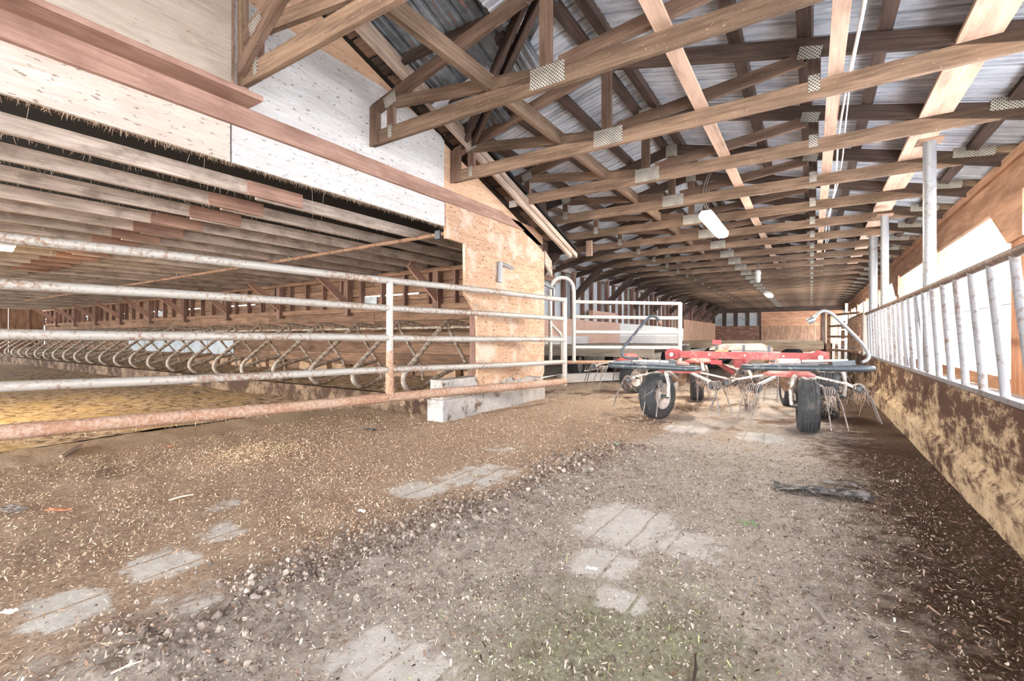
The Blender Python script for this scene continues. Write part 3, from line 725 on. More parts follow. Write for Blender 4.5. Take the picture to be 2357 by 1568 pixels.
pan = [(6.8, 9.6, 'salmon_board'), (9.6, 12.6, 'salmon_board'), (12.6, 15.6, 'salmon_board'), (15.6, 18.2, 'white_board'), (18.2, 21, 'white_board'), (21, 23.6, 'white_board'), (23.6, 25.2, 'white_board')]
for i, (a, b_, m) in enumerate(pan): fp('lining_panel', MB().box((XW2+0.23, a, 1.02), (XW2+0.25, b_-0.01, 1.50-0.012*i if i < 6 else 1.42)), m)
for a, b_, m in ((6.8, 10.4, 'grey_board'), (10.4, 12.9, 'grey_board'), (12.9, 15.6, 'salmon_board'), (15.6, 20, 'grey_board'), (20, 25.2, 'grey_board')):
    fp('lining_panel', MB().box((XW2+0.23, a, 0.5), (XW2+0.25, b_-0.01, 1.015)), m)
for i in range(8):
    y = 25.2+i*1.2; fp('lining_panel', MB().box((XW2+0.23, y, 0.3), (XW2+0.26, y+1.19, 1.9)), 'brown_ply')
fp('kick_board', MB().box((XW2+0.23, 6.8, 0.0), (XW2+0.26, YB, 0.5)), 'grey_wood')
fp('junction_box', MB().box((XW2+0.12, 13.2, 1.62), (XW2+0.26, 15.4, 1.80)), 'salmon_board')
wb = struct('wall_back', (-2, YB, 0))
def bp(name, mb, mat): return oobj(name, mb, mat, wb)
bx = lambda u: at_y(u, 775, YB).x
bz_ = lambda u, v: at_y(u, v, YB).z
xw0, xw1 = bx(1642), bx(1748)
bp('top_beam', MB().box((XW2, YB-0.06, 2.62), (RX, YB, 2.95)), 'dark_wood')
bp('brown_panel', MB().box((XW2, YB-0.02, 0.0), (xw1, YB, 1.70)), 'red_ply')
for i in range(3):
    a = xw1+0.1+i*1.47; bp('plywood_panel', MB().box((a, YB-0.03, 0.0), (a+1.46, YB, 1.70)), 'brown_ply'); bp('plywood_panel', MB().box((a, YB-0.035, 1.70), (a+1.46, YB, 2.62)), 'orange_ply')
bp('door_post', MB().box((bx(1891), YB-0.10, 0), (bx(1900), YB, 2.7)), 'dark_wood')
bp('metal_sheet', MB().box((bx(1900), YB-0.02, 0), (RX, YB, 2.7)), 'wall_sheet')
win = struct('window_1', ((xw0+xw1)/2, YB-0.05, 2.1))
for i in range(4):
    a = xw0+(xw1-xw0)*i/4; b_ = xw0+(xw1-xw0)*(i+1)/4
    oobj('pane', MB().box((a+0.12, YB-0.03, 1.72), (b_-0.12, YB-0.02, 2.32)), 'wall_sheet', win)
    oobj('pane', MB().box((a+0.12, YB-0.03, 2.32), (b_-0.12, YB-0.015, 2.6)), 'grey_board', win)
for i in range(5):
    a = xw0+(xw1-xw0)*i/4; oobj('mullion', MB().box((a-0.09, YB-0.10, 1.7), (a+0.09, YB-0.012, 2.62)), 'dark_wood', win)
oobj('sill', MB().box((xw0, YB-0.12, 1.66), (xw1, YB-0.012, 1.72)), 'red_ply', win)

# ------------------------------------------------------------------ right wall: posts, header, window openings with curtains
wr = struct('wall_right', (RX, 15, 0))
def rp(name, mb, mat): return oobj(name, mb, mat, wr)
POSTS = [-1.0+3.8*i for i in range(-3, 10)]
rp('header_board', MB().box((RX, -12.4, 2.42), (RX+0.06, YB, 2.80)), 'brown_ply')
rp('eave_plate', MB().box((RX-0.04, -12.4, 2.78), (RX+0.1, YB, 2.88)), 'brown_ply')
for i in range(len(POSTS)-1):
    y0, y1 = POSTS[i], POSTS[i+1]
    rp('post', MB().box((RX-0.02, y0-0.18, 0), (RX+0.14, y0+0.20, 2.44)), 'orange_ply')
    rp('gusset', MB().prism([(y0-0.2, 2.43), (y0-0.2, 1.98), (y0+0.20, 1.96), (y0+0.86, 2.43)], 0, RX-0.045, RX-0.021), 'brown_ply')
    rp('sill_panel', MB().box((RX, y0+0.2, 0.0), (RX+0.05, y1-0.18, 0.555)), 'brown_ply')
    rp('window_head', MB().box((RX+0.005, y0+0.2, 2.38), (RX+0.14, y1-0.18, 2.42)), 'pale_wood')
    cu = struct('window_%d' % (i+2), (RX+0.12, (y0+y1)/2, 1.5))
    oobj('curtain', MB().box((RX+0.118, y0+0.2, 1.36), (RX+0.121, y1-0.18, 2.38)), 'curtain_white', cu)
    oobj('curtain', MB().box((RX+0.098, y0+0.2, 0.555), (RX+0.101, y1-0.18, 1.38)), 'curtain_white', cu)
    oobj('batten', MB().tube([(RX+0.09, y0+0.2, 1.36), (RX+0.09, y1-0.18, 1.355)], 0.008, 6), 'galv_pipe', cu)
# parapet
par = obj('parapet_wall', MB().prism([(0.80, -0.1), (1.06, -0.1), (1.06, 0.645), (0.845, 0.645), (0.845, 0.24), (0.80, 0.18)], 1, -12.4, YB-0.1), 'parapet_conc'); par['kind'] = 'structure'
bmp = par.data
# ------------------------------------------------------------------ slant bar feed fences
def feed_fence(name, label, y0, y1, step, slant, mat, x=0.885, ztop=1.435, endpost=None, rail='rail_brown', r=0.022):
    t = thing(name, label, 'fence', (x, y0, 0.65))
    oobj('top_rail', MB().tube([(x, y0-0.2, ztop), (x, (y0+y1)/2, ztop), (x, y1, ztop)], 0.027, 10), rail, t)
    oobj('bottom_rail', MB().box((x-0.025, y0-0.2, 0.645), (x+0.025, y1, 0.675)), 'fence_pipe', t)
    y = y0
    while y < y1:
        P = bez([(x, y, ztop-0.01), (x, y-slant*0.10, ztop-0.12), (x, y-slant*0.86, 0.80), (x, y-slant, 0.67)], 3)
        oobj('slant_bar', MB().tube(P, r, 8), mat, t); y += step
    return t
t = feed_fence('feed_fence', 'near slant bar feed fence on the low stained wall', 1.5, 11.1, 0.385, 0.25, 'fence_pipe')
oobj('end_post', MB().tube([(0.885, 11.18, 0.62), (0.885, 11.18, 1.68)], 0.05, 12), 'white_pipe', t)
oobj('mid_post', MB().tube([(0.93, 6.6, 0.64), (0.90, 6.6, 1.44)], 0.022, 8), 'fence_pipe', t)
t = feed_fence('feed_fence', 'brown far feed fence beyond the short swung gate', 11.7, 23, 0.24, 0.04, 'rust_pipe', 0.93, 1.50, r=0.018)
for i, (y, z0) in enumerate(((6.0, 0.645), (9.27, 0.645), (11.05, 0.645))):
    lab = ['thick galvanised pipe post nearest the camera, rising behind the feed fence', 'middle galvanised pipe post with a rusty top', 'farthest pale pipe post, next to the fence end post'][i]
    x = 0.970 if i < 2 else 0.985; r = 0.052 if i < 2 else 0.066
    t = thing('pipe_post', lab, 'post', (x, y, z0), 'pipe posts under the pale plank')
    oobj('pipe', MB().tube([(x, y, z0), (x, y, CZ0+0.0)], r, 16), 'galv_pipe', t)
    oobj('top_plate', MB().box((x-0.1, y-0.1, CZ0-0.012), (x+0.1, y+0.1, CZ0)), 'rust_pipe', t)
# short gate between the two fences
t = thing('short_gate', 'short dark barred gate standing ajar at the end of the near fence', 'gate', (0.84, 11.25, 0.5))
A = Vector((0.80, 11.30, 0)); B = Vector((0.34, 12.95, 0))
for z, dz in ((1.47, 0.02), (1.235, 0.0), (1.0, 0.0), (0.70, 0.0)):
    oobj('gate_rail', MB().beam(A+Vector((0, 0, z)), B+Vector((0, 0, z+dz)), 0.035, 0.045), 'rust_pipe', t)
oobj('end_upright', MB().beam(B+Vector((0, 0, 0.42)), B+Vector((0, 0, 1.52)), 0.06, 0.07), 'rust_pipe', t)
t = thing('bright_gap_ladder', 'white ladder shape added for bright window gaps by the short gate', 'frame', (0.45, 13.0, 0.4))  # ladder added in place of bright window light between dark bars
for dx in (0.08, 0.19, 0.31): oobj('upright', MB().beam((B.x+dx, 12.85, -0.01), (B.x+dx+0.02, 12.85, 1.42 if dx < 0.3 else 1.75), 0.05, 0.05), 'white_pipe', t)
for z in (0.2, 0.45, 0.7, 0.92, 1.15, 1.38): oobj('rung', MB().beam((B.x+0.08, 12.85, z), (B.x+0.31, 12.85, z+0.01), 0.04, 0.035), 'white_pipe', t)

# ------------------------------------------------------------------ the long pipe gate in front
def gate_pt(y, zf):            # zf 0 = bottom rail, 1 = top rail
    x = -3.69+0.185*(y-3.36); k = (y-0.65)/5.65
    zt = 1.610-0.050*k; zb = 0.405-0.085*k
    return Vector((x, y, zb+(zt-zb)*zf))
t = thing('pipe_gate', 'long five-rail pipe gate with straw caked bottom rail', 'gate', gate_pt(6.33, 0))
yA, yP, yZ = -1.6, 3.36, 6.33
for zf, r, m in ((1, .036, 'gate_pipe'), (.766, .034, 'gate_pipe'), (.508, .034, 'gate_pipe'), (.236, .034, 'gate_pipe'), (0, .043, 'crusted_pipe')):
    pts = [gate_pt(y, zf)+Vector((0, 0, 0.004*math.sin(y*2+zf*5))) for y in np.linspace(yA, yZ, 40)]
    if m == 'crusted_pipe': rr = [r+0.010*mnoise.noise((y*6, 0, 3))+0.006 for y in np.linspace(yA, yZ, 40)]
    else: rr = r
    o = oobj('rail', MB().tube(pts, rr, 12), m, t)
    if m == 'crusted_pipe': o['label'] = 'straw crusted bottom rail'
oobj('end_upright', MB().tube([gate_pt(yZ, 1)+Vector((0, 0, .03)), gate_pt(yZ, -.05)], 0.036, 12), 'gate_pipe', t)
oobj('mid_upright', MB().tube([gate_pt(yP, 1), gate_pt(yP, .4)], 0.036, 12), 'gate_pipe', t)
oobj('mid_upright', MB().tube([gate_pt(yP, .4), gate_pt(yP, .2), gate_pt(yP, 0)], [.037, .042, .044], 12), 'crusted_pipe', t)
oobj('hinge_upright', MB().tube([gate_pt(yA, 1), gate_pt(yA, 0)], 0.036, 12), 'gate_pipe', t)
# straw stuck to the bottom rail
def straws(n, fn, lmin, lmax, wd, down=0.6, droop=True):
    V = []; F = []
    for i in range(n):
        p, d = fn(); L = random.uniform(lmin, lmax)
        d = Vector((random.gauss(0, .6), random.gauss(0, .6), -down+random.gauss(0, .5))).normalized() if d is None else d
        s_ = d.cross(Vector((random.gauss(0, 1), random.gauss(0, 1), random.gauss(0, 1)))).normalized()*wd*random.uniform(.5, 1)
        o = len(V); V += [p-s_, p+s_, p+d*L+s_*.4, p+d*L-s_*.4]; F.append((o, o+1, o+2, o+3))
    return MB().add(V, F)
def on_rail():
    y = random.uniform(-0.2, yZ); p = gate_pt(y, 0)+Vector((random.gauss(0, .018), random.gauss(0, .018), random.uniform(-.05, .035))); return p, None
o = oobj('straw_crust', straws(5200, on_rail, .010, .045, .0022), 'chips_tan', t); o['kind'] = 'stuff'
def on_post():
    z = random.uniform(0, .3)**1.0; p = gate_pt(yP, z)+Vector((random.gauss(0, .03), random.gauss(0, .03), 0)); return p, None
o = oobj('straw_crust', straws(700, on_post, .008, .03, .0022), 'chips_tan', t); o['kind'] = 'stuff'
def on_hang():
    c = random.choice([(3.62, .30), (3.52, .09), (6.33, .05), (3.75, .06), (4.1, .05)]); p = gate_pt(c[0], 0)+Vector((random.gauss(0, .01), random.gauss(0, .014), -random.random()*c[1])); return p, None
o = oobj('straw_strand', straws(420, on_hang, .01, .04, .0025, 1.2), 'chips_tan', t); o['kind'] = 'stuff'

# second gate with the hoop post
T2 = 9.0
q = lambda u, v, t_=T2: at_t(u, v, t_)
t = thing('hoop_gate', 'cream pipe gate with a tall hooped hinge post, behind the long gate end', 'gate', q(1321, 835))
arch = [q(1267, 832), q(1267, 700), q(1267, 672)]
for k in range(1, 8):
    a = math.pi*k/8; arch.append(q(1294-27*math.cos(a), 668-29*math.sin(a)))
arch += [q(1321, 672), q(1321, 700), q(1321, 834)]
oobj('hoop_post', MB().tube(arch, 0.037, 12), 'white_pipe', t)
for v0, v1 in ((695, 699), (729.5, 732.5), (764.5, 766), (799.5, 801)):
    oobj('rail', MB().tube([q(1321, v0), q(1567, v1)], 0.034, 10), 'white_pipe', t)
oobj('rail', MB().tube([q(1305, 834), q(1420, 834), q(1560, 834)], [.036, .036, .034], 10), 'crusted_pipe', t)
oobj('end_upright', MB().tube([q(1565.5, 697), q(1565, 836)], 0.040, 12), 'white_pipe', t)
oobj('inner_brace', MB().tube([q(1268, 745), q(1290, 768), q(1293, 780), q(1293, 832)], 0.026, 8), 'white_pipe', t)
t = thing('wall_pipe_bracket', 'grey pipe stay hooked to the plywood pillar', 'pipe', at_x(1151, 650, WX+0.05))
p0 = at_x(1152, 606, WX+0.06); p1 = q(1274, 664, 8.6)
oobj('socket', MB().tube([at_x(1151, 603, WX+0.05), at_x(1150, 650, WX+0.05)], 0.038, 12), 'galv_pipe', t)
oobj('stay_pipe', MB().tube([p0, p1], 0.030, 10), 'galv_pipe', t)
oobj('drop_pin', MB().tube([p1, p1-Vector((0, 0, .16))], 0.028, 8), 'galv_pipe', t)

# ------------------------------------------------------------------ lamps
def tube_lamp(name, label, c, L, w_, lens, tilt=0):
    t = thing(name, label, 'lamp', c, 'tube lamps')
    prof = [(-w_/2, -.02), (-w_/2, .03), (-w_*.32, .075), (w_*.32, .075), (w_/2, .03), (w_/2, -.02)]
    b = MB(); b.prism(prof, 1, -L/2, L/2); obj('housing', b, 'lamp_body', t)
    b = MB(); b.prism([(-w_*.46, -.02), (w_*.46, -.02), (w_*.40, -.05), (w_*.2, -.068), (-w_*.2, -.068), (-w_*.40, -.05)], 1, -L*.49, L*.49); obj('lens', b, lens, t)
    return t
t = tube_lamp('tube_lamp', 'large lit tube lamp hung under the trusses on grey cables', (-1.25, 7.72, 2.72), 1.42, 0.20, 'lamp_lens')
for d in (0, 0.03):
    obj('cable', MB().tube(bez([(0.02+d, -.62, .06), (-.05+d, -.66, .2), (-.02+d, -.74, .42), (.10+d, -.85, .60), (.30+d, -1.0, .70)], 6), 0.010, 6), 'cable_grey', t)
for yy in (-.4, .45): obj('hook', MB().tube([(0, yy, .07), (0, yy, .186)], 0.005, 5), 'steel_dark', t)
t = tube_lamp('tube_lamp', 'small lit tube lamp far down the lane below the trusses', (-1.47, 21.9, 2.74), 1.3, 0.26, 'lamp_lens')
for yy in (-.4, .4): obj('hook', MB().tube([(0, yy, .07), (0, yy, .165)], 0.005, 5), 'steel_dark', t)
t = tube_lamp('tube_lamp', 'lit tube lamp under the stall barn joists at the left edge of the photo', (-8.45, 0.84, 2.14), 1.3, 0.24, 'lamp_lens_yellow')
for yy in (-.4, .4): obj('hook', MB().tube([(0, yy, .07), (0, yy, .12)], 0.005, 5), 'steel_dark', t)
t = thing('jar_lamp', 'unlit white jar lamp hanging from a truss, near the lane centre', 'lamp', (-1.16, 13.55, 2.45))
obj('cap', MB().lathe([(0.28, .02), (.27, .06), (.20, .075), (.16, .075)], (0, 0, 0), (0, 0, 1), 16), 'lamp_body', t)
obj('jar', MB().lathe([(.16, .062), (.05, .065), (-.02, .055), (-.05, .02), (-.052, .0)], (0, 0, 0), (0, 0, 1), 16), 'lamp_body', t)
obj('stem', MB().tube([(0, 0, .28), (0, 0, .48)], 0.015, 6), 'steel_dark', t)
c = at_y(1355, 572, TY0+5*TDY-.06)
tag(obj('wood_block', MB().box((c.x-.06, c.y-.02, c.z-.17), (c.x+.08, c.y+.03, c.z+.17)), 'pale_wood'), 'pale split wood block fixed to a truss past the barge boards', 'block')

# ------------------------------------------------------------------ wagons
def wheel(b_t, b_r, c, ax, R, W):
    b_t.lathe([(-W*.42, R*.58), (-W*.5, R*.72), (-W*.48, R*.9), (-W*.36, R*.985), (-W*.2, R), (W*.2, R), (W*.36, R*.985), (W*.48, R*.9), (W*.5, R*.72), (W*.42, R*.58)], c, ax, 28, True, False)
    b_r.lathe([(-W*.40, R*.60), (-W*.36, R*.54), (-W*.16, R*.48), (-W*.10, R*.22), (-W*.3, R*.18), (-W*.3, 0), (W*.3, 0), (W*.3, R*.18), (W*.10, R*.22), (W*.16, R*.48), (W*.36, R*.54), (W*.40, R*.60)], c, ax, 24, True, False)
def wagon(name, label, x0, x1, y0, y1, z, mat, wheels, edge_h=0.2, nb=9):
    t = thing(name, label, 'wagon', ((x0+x1)/2, (y0+y1)/2, 0))
    for i in range(nb):
        a = y0+(y1-y0)*i/nb; oobj('deck_board', MB().box((x0+random.uniform(0, .04), a, z-.04), (x1-random.uniform(0, .04), a+(y1-y0)/nb-.012, z+random.uniform(0, .012))), mat, t)
    oobj('edge_beam', MB().box((x0, y0+.02, z-.04-edge_h), (x1, y0+.12, z-.042)), mat, t)
    oobj('edge_beam', MB().box((x0, y1-.12, z-.04-edge_h), (x1, y1-.02, z-.042)), mat, t)
    for f_ in (.2, .8):
        xx = x0+(x1-x0)*f_; oobj('cross_beam', MB().box((xx-.06, y0+.13, z-.2), (xx+.06, y1-.13, z-.043)), 'dark_wood', t)
    for (cx, cy, ax, R, W) in wheels:
        wt, wr_ = MB(), MB(); wheel(wt, wr_, (cx, cy, R), ax, R, W); o = oobj('wheel', wr_, 'rim_paint', t)
        o2 = obj('tyre', wt, 'rubber', o)
    return t
wagon('hay_wagon', 'grey timber flat wagon behind the hoop gate', -5.3, -2.75, 9.6, 13.2, 0.80, 'grey_wood', [(-4.75, 10.2, (1, .1, 0), .33, .24), (-3.2, 10.3, (1, .1, 0), .33, .24), (-4.75, 12.6, (1, 0, 0), .33, .24), (-3.2, 12.6, (1, 0, 0), .33, .24)])
wagon('hay_wagon', 'tan plank flat wagon parked crosswise behind the hay tedder', -3.4, 0.29, 15.0, 18.2, 0.865, 'deck_wood', [(-2.6, 15.7, (0, 1, 0), .33, .22), (-.5, 15.7, (0, 1, 0), .33, .22), (-2.6, 17.5, (0, 1, 0), .33, .22), (-.5, 17.5, (0, 1, 0), .33, .22)], 0.17)
tag(obj('loose_plank', MB().beam((-1.05, 15.05, .89), (.12, 15.1, .892), .16, .03), 'barge_wood'), 'pale loose plank on the near edge of the tan wagon', 'plank')
tag(obj('floor_beam', MB().beam((-4.6, 9.0, .09), (-3.55, 10.5, .10), .20, .18), 'grey_board'), 'whitish beam lying on the floor under the grey wagon', 'beam')

# ------------------------------------------------------------------ hay tedder
ted = thing('hay_tedder', 'red hay tedder with spider rotors, tines and black tyres, parked across the lane', 'tedder', (-0.85, 6.9, 0))
def tp(name, mb, mat, parent=None, label=None):
    o = oobj(name, mb, mat, ted) if parent is None else obj(name, mb, mat, parent)
    if label: o['label'] = label
    return o
Yb = 7.0
o = tp('main_beam', MB().box((-1.66, Yb-.05, .695), (.08, Yb+.05, .79)), 'red_fade')
for x in (-1.2, -.75, -.3): obj('bolt', MB().lathe([(0, .012), (.012, .012)], (x, Yb-.062, .745), (0, 1, 0), 8), 'chrome', o)
for x, s_ in ((-1.70, -1), (.10, 1)):
    tp('end_plate', MB().prism([(x-.09, .665), (x+.09, .68), (x+.09, .80), (x-.03, .83), (x-.10, .78)], 1, Yb-.09, Yb-.05), 'red_paint')
    tp('end_plate', MB().prism([(x-.09, .665), (x+.09, .68), (x+.09, .80), (x-.03, .83), (x-.10, .78)], 1, Yb+.05, Yb+.09), 'red_paint')
    tp('hinge_pin', MB().tube([(x, Yb-.13, .74), (x, Yb+.13, .74)], .03, 12), 'arm_steel')
tp('center_gearbox', MB().lathe([(-.10, .06), (-.06, .09), (.06, .09), (.10, .06)], (-.85, Yb+.25, .66), (0, 0, 1), 16), 'red_paint')
tp('drawbar', MB().beam((-.85, Yb+.1, .66), (-.95, Yb+2.2, .62), .10, .12), 'red_paint')
tp('frame_brace', MB().beam((-.5, Yb+.1, .70), (-.62, Yb+.7, .42), .05, .05), 'rust_pipe')
tp('frame_brace', MB().beam((-1.2, Yb+.1, .70), (-1.0, Yb+.7, .45), .05, .05), 'red_paint')
tp('stay_tube', MB().tube([at_t(1712, 826, 6.9), at_t(1735, 880, 6.6)], .022, 10), 'guard_board')
gb = [(1632, 806), (1637, 799), (1668, 791), (1752, 790.5), (1779, 801), (1779, 808)]
gp = [at_y(u, v, 7.35) for u, v in gb]
tp('guard_board', MB().prism([(p.x, p.z) for p in gp][::-1], 1, 7.33, 7.36), 'guard_board', None, 'weathered white guard board with tapered ends')
for u in (1650, 1712, 1770):
    p = at_y(u, 808, 7.34); tp('board_bracket', MB().beam((p.x, 7.30, .76), (p.x, 7.325, .88), .03, .02), 'steel_dark')
p = at_y(1661, 811, 7.2); tp('reflector', MB().box((p.x-.08, 7.18, .755), (p.x+.09, 7.20, .805)), 'orange', None, 'orange reflector')
p = at_y(1650, 790, 7.5); tp('marker_plate', MB().box((p.x-.06, 7.48, .885), (p.x+.06, 7.5, .95)), 'bright_red', None, 'bright red marker plate')
p = at_y(1650, 829, 6.95); tp('marker_plate', MB().box((p.x-.07, 6.9, .615), (p.x+.07, 6.92, .675)), 'bright_red', None, 'bright red marker plate')
# hydraulic cylinder on the right
o = tp('cylinder', MB().tube([at_t(1788, 834, 5.6), at_t(1838, 834, 5.6)], .045, 14), 'cylinder_white')
obj('rod', MB().tube([at_t(1838, 834, 5.6)-Vector(ted.location)*0, at_t(1905, 838, 5.4)], .016, 8), 'chrome', o)
tp('push_rod', MB().tube([at_t(1775, 832, 5.7), at_t(1850, 832, 5.7)], .012, 8), 'steel_dark')
tp('lift_arm', MB().beam(at_t(1820, 832, 6.3), at_t(1878, 815, 5.9), .05, .08), 'cylinder_white')
tp('lift_arm', MB().beam(at_t(1850, 824, 5.9), at_t(1897, 812, 5.8), .03, .03), 'cylinder_white')
# rotors
def rotor(cx, cy, cz, phase, full=True):
    o = tp('rotor', MB().lathe([(-.02, .26), (.0, .265), (.02, .22), (.06, .14), (.10, .12), (.12, .06), (.12, .0)], (cx, cy, cz), (0, 0, 1), 20), 'red_fade', None)
    obj('gear_case', MB().lathe([(-.20, .05), (-.14, .09), (-.03, .10)], (cx, cy, cz), (0, 0, 1), 14), 'rust_pipe', o)
    for k in range(6):
        a = phase+k*math.pi/3; d = Vector((math.cos(a), math.sin(a), 0)); n = Vector((-d.y, d.x, 0)); C = Vector((cx, cy, cz))
        tip = C+d*.66+Vector((0, 0, -.135))
        obj('rotor_arm', MB().beam(C+d*.16+Vector((0, 0, .0)), C+d*.56-Vector((0, 0, .09)), .042, .022).beam(C+d*.55-Vector((0, 0, .085)), tip-d*.02, .034, .03), 'arm_steel', o)
        # coil: sprung windings round the arm end
        coil = []
        for j in range(46):
            b_ = j/45*math.pi*2*4.5; coil.append(tip+n*(-.055+.11*j/45)+d*(.05*math.cos(b_))+Vector((0, 0, .05*math.sin(b_))))
        obj('tine_coil', MB().tube(coil, .0085, 5), 'tine_steel', o)
        obj('coil_hub', MB().tube([tip-n*.065, tip+n*.065], .028, 10), 'steel_dark', o)
        for s_ in (-1, 1):
            P = [tip+n*.055*s_+Vector((0, 0, .05)), tip+n*.06*s_+d*.05, tip+n*.075*s_+d*.12-Vector((0, 0, .14)), tip+n*.085*s_+d*.19-Vector((0, 0, .36))]
            obj('tine', MB().tube(P, .0085, 5), 'tine_steel', o)
    return o
def carriage(cx, cy, cz, wx, wy, ax, R=.275, W=.2):
    wt, wr_ = MB(), MB(); ax = Vector(ax).normalized(); c = Vector((wx, wy, R-0.005)); wheel(wt, wr_, c, ax, R, W)
    o = tp('wheel', wr_, 'rim_paint'); obj('tyre', wt, 'rubber', o)
    for k in (-2, -1, 0, 1, 2):
        obj('tyre_rib', MB().lathe([(k*.032-.006, R*.99), (k*.032-.005, R+.006), (k*.032+.005, R+.006), (k*.032+.006, R*.99)], c, ax, 28, True, False), 'rubber', o)
    s_ = ax*(W*.5+.045)
    obj('fork', MB().tube(bez([c+s_, c+s_*1.05+Vector((0, 0, .16)), c+s_*.8+Vector((0, .03, R+.03)), (cx, cy, cz-.06)], 5), .022, 8), 'arm_steel', o)
    obj('wheel_arm', MB().beam(Vector((cx, cy, cz-.10)), Vector((wx, wy, cz-.16))+s_*.8+Vector((0, .05, 0)), .02, .06), 'guard_board', o)
    obj('axle', MB().tube([c-ax*.05, c+s_*1.05], .02, 8), 'steel_dark', o)
rotor(-1.46, 6.32, .555, .35); rotor(-.22, 6.30, .565, .05)
rotor(-1.50, 8.0, .60, .75); rotor(-.28, 8.05, .60, .30)
rotor(-2.72, 8.1, .58, .1)
carriage(-1.46, 6.32, .5, -1.60, 5.80, (1, -.34, 0)); carriage(-.22, 6.30, .5, -.03, 5.80, (-1, -.08, 0))
carriage(-1.50, 8.0, .5, -1.52, 7.75, (1, .2, 0), .26, .2); carriage(-.28, 8.05, .5, -.28, 7.9, (1, .25, 0), .24, .17)
carriage(-2.72, 8.1, .5, -2.70, 8.2, (1, -.45, 0), .27, .2); carriage(.2, 7.3, .5, .18, 6.95, (1, -.1, 0), .28, .23)
# safety guards: flat loops of tube in front of the outer rotors
def guard(u0, v0, t0, u1, v1, t1, dep):
    a, b_ = at_t(u0, v0, t0), at_t(u1, v1, t1); d = (b_-a).normalized(); n = Vector((-d.y, d.x, 0)).normalized()
    if n.y < 0: n = -n
    P = []
    L = (b_-a).length; r = dep/2
    for k in range(9): th = -math.pi/2-math.pi*k/8; P.append(a+d*(r+r*math.cos(th))+n*(r+r*math.sin(th)))
    for k in range(9): th = math.pi/2-math.pi*k/8; P.append(b_-d*r+d*r*math.cos(th)+n*(r+r*math.sin(th)))
    o = tp('rotor_guard', MB().tube(P, .031, 10, closed=True), 'guard_steel')
    return o, a, b_, d, n
o, a, b_, d, n = guard(1397, 841, 5.75, 1606, 850, 5.25, .26)
obj('guard_plate', MB().beam(a+d*.35+n*.05+Vector((0, 0, .035)), b_-d*.25+n*.05+Vector((0, 0, .035)), .05, .035), 'guard_steel', o)
for f_ in (.3, .62): obj('clamp', MB().beam(a+d*f_+n*.10-Vector((0, 0, .02)), a+d*f_+n*.10+Vector((0, 0, .09)), .03, .02, (1, 0, 0)), 'steel_dark', o)
obj('sleeve', MB().tube([a+d*.30+n*.10+Vector((0, 0, .065)), a+d*.72+n*.10+Vector((0, 0, .065))], .018, 8), 'arm_steel', o)
obj('bracket', MB().beam(a+d*.06+n*.08+Vector((0, 0, .03)), a+d*.28+n*.10+Vector((0, 0, .05)), .05, .04), 'guard_steel', o)
obj('paddle_handle', MB().tube([a+d*.7+n*.12+Vector((0, 0, .06)), b_-d*.42+n*.12+Vector((0, 0, .065)), b_-d*.36+n*.12+Vector((0, 0, .065)), b_-d*.28+n*.12+Vector((0, 0, .065)), b_-d*.24+n*.12+Vector((0, 0, .065))], [.01, .01, .03, .03, .01], 8), 'steel_dark', o)
o2, a2, b2, d2, n2 = guard(1708, 846, 5.15, 2012, 850, 4.55, .24)
obj('guard_plate', MB().beam(a2+d2*.1+n2*.06+Vector((0, 0, .028)), b2-d2*.45+n2*.06+Vector((0, 0, .028)), .05, .03), 'guard_steel', o2)
obj('bracket', MB().beam(b2-d2*.33+n2*.1+Vector((0, 0, .04)), b2-d2*.14+n2*.1+Vector((0, 0, .06)), .05, .05), 'guard_steel', o2)
obj('sleeve', MB().tube([b2-d2*.6+n2*.1+Vector((0, 0, .07)), b2-d2*.2+n2*.1+Vector((0, 0, .08))], .014, 8), 'arm_steel', o2)
# bent light brackets
P = [at_t(u, v, 5.62) for u, v in ((1470, 825), (1441, 824), (1432, 815), (1434, 802), (1450, 782), (1478, 748), (1494, 731), (1505, 728), (1513, 733), (1518, 742))]
o = tp('light_bracket', MB().tube(bez(P, 4), .017, 10), 'guard_steel'); obj('plug', MB().tube([at_t(1517, 739, 5.62), at_t(1522, 746, 5.62)], .022, 8), 'rust_pipe', o)
P = [at_t(u, v, 4.75) for u, v in ((1984, 834), (1996, 829), (2000, 818), (1992, 803), (1975, 781), (1932, 738), (1912, 721), (1896, 716), (1884, 721), (1876, 731))]
o = tp('light_bracket', MB().tube(bez(P, 4), .017, 10), 'galv_pipe')
obj('lamp_head', MB().lathe([(-.05, .012), (-.03, .03), (.02, .034), (.03, .03)], at_t(1866, 738, 4.75), (-.8, 0, -.55), 12), 'chrome', o)
obj('lamp_clamp', MB().beam(at_t(1873, 727, 4.75), at_t(1870, 740, 4.75), .03, .04), 'chrome', o)
# twine and hay wound on the tine tips
def on_tips():
    cx, cy, cz, ph = random.choice([(-1.46, 6.32, .555, .35), (-.22, 6.30, .565, .05), (-.22, 6.30, .565, .05), (-1.5, 8.0, .6, .75), (-.28, 8.05, .6, .3)])
    a_ = ph+random.randrange(6)*math.pi/3; d_ = Vector((math.cos(a_), math.sin(a_), 0))
    return Vector((cx, cy, cz))+d_*random.uniform(.58, .76)+Vector((random.gauss(0, .03), random.gauss(0, .03), -.14-abs(random.gauss(0, .07)))), None
o = tp('wound_twine', straws(1500, on_tips, .04, .18, .0022, 0.9), 'twine'); o['kind'] = 'stuff'

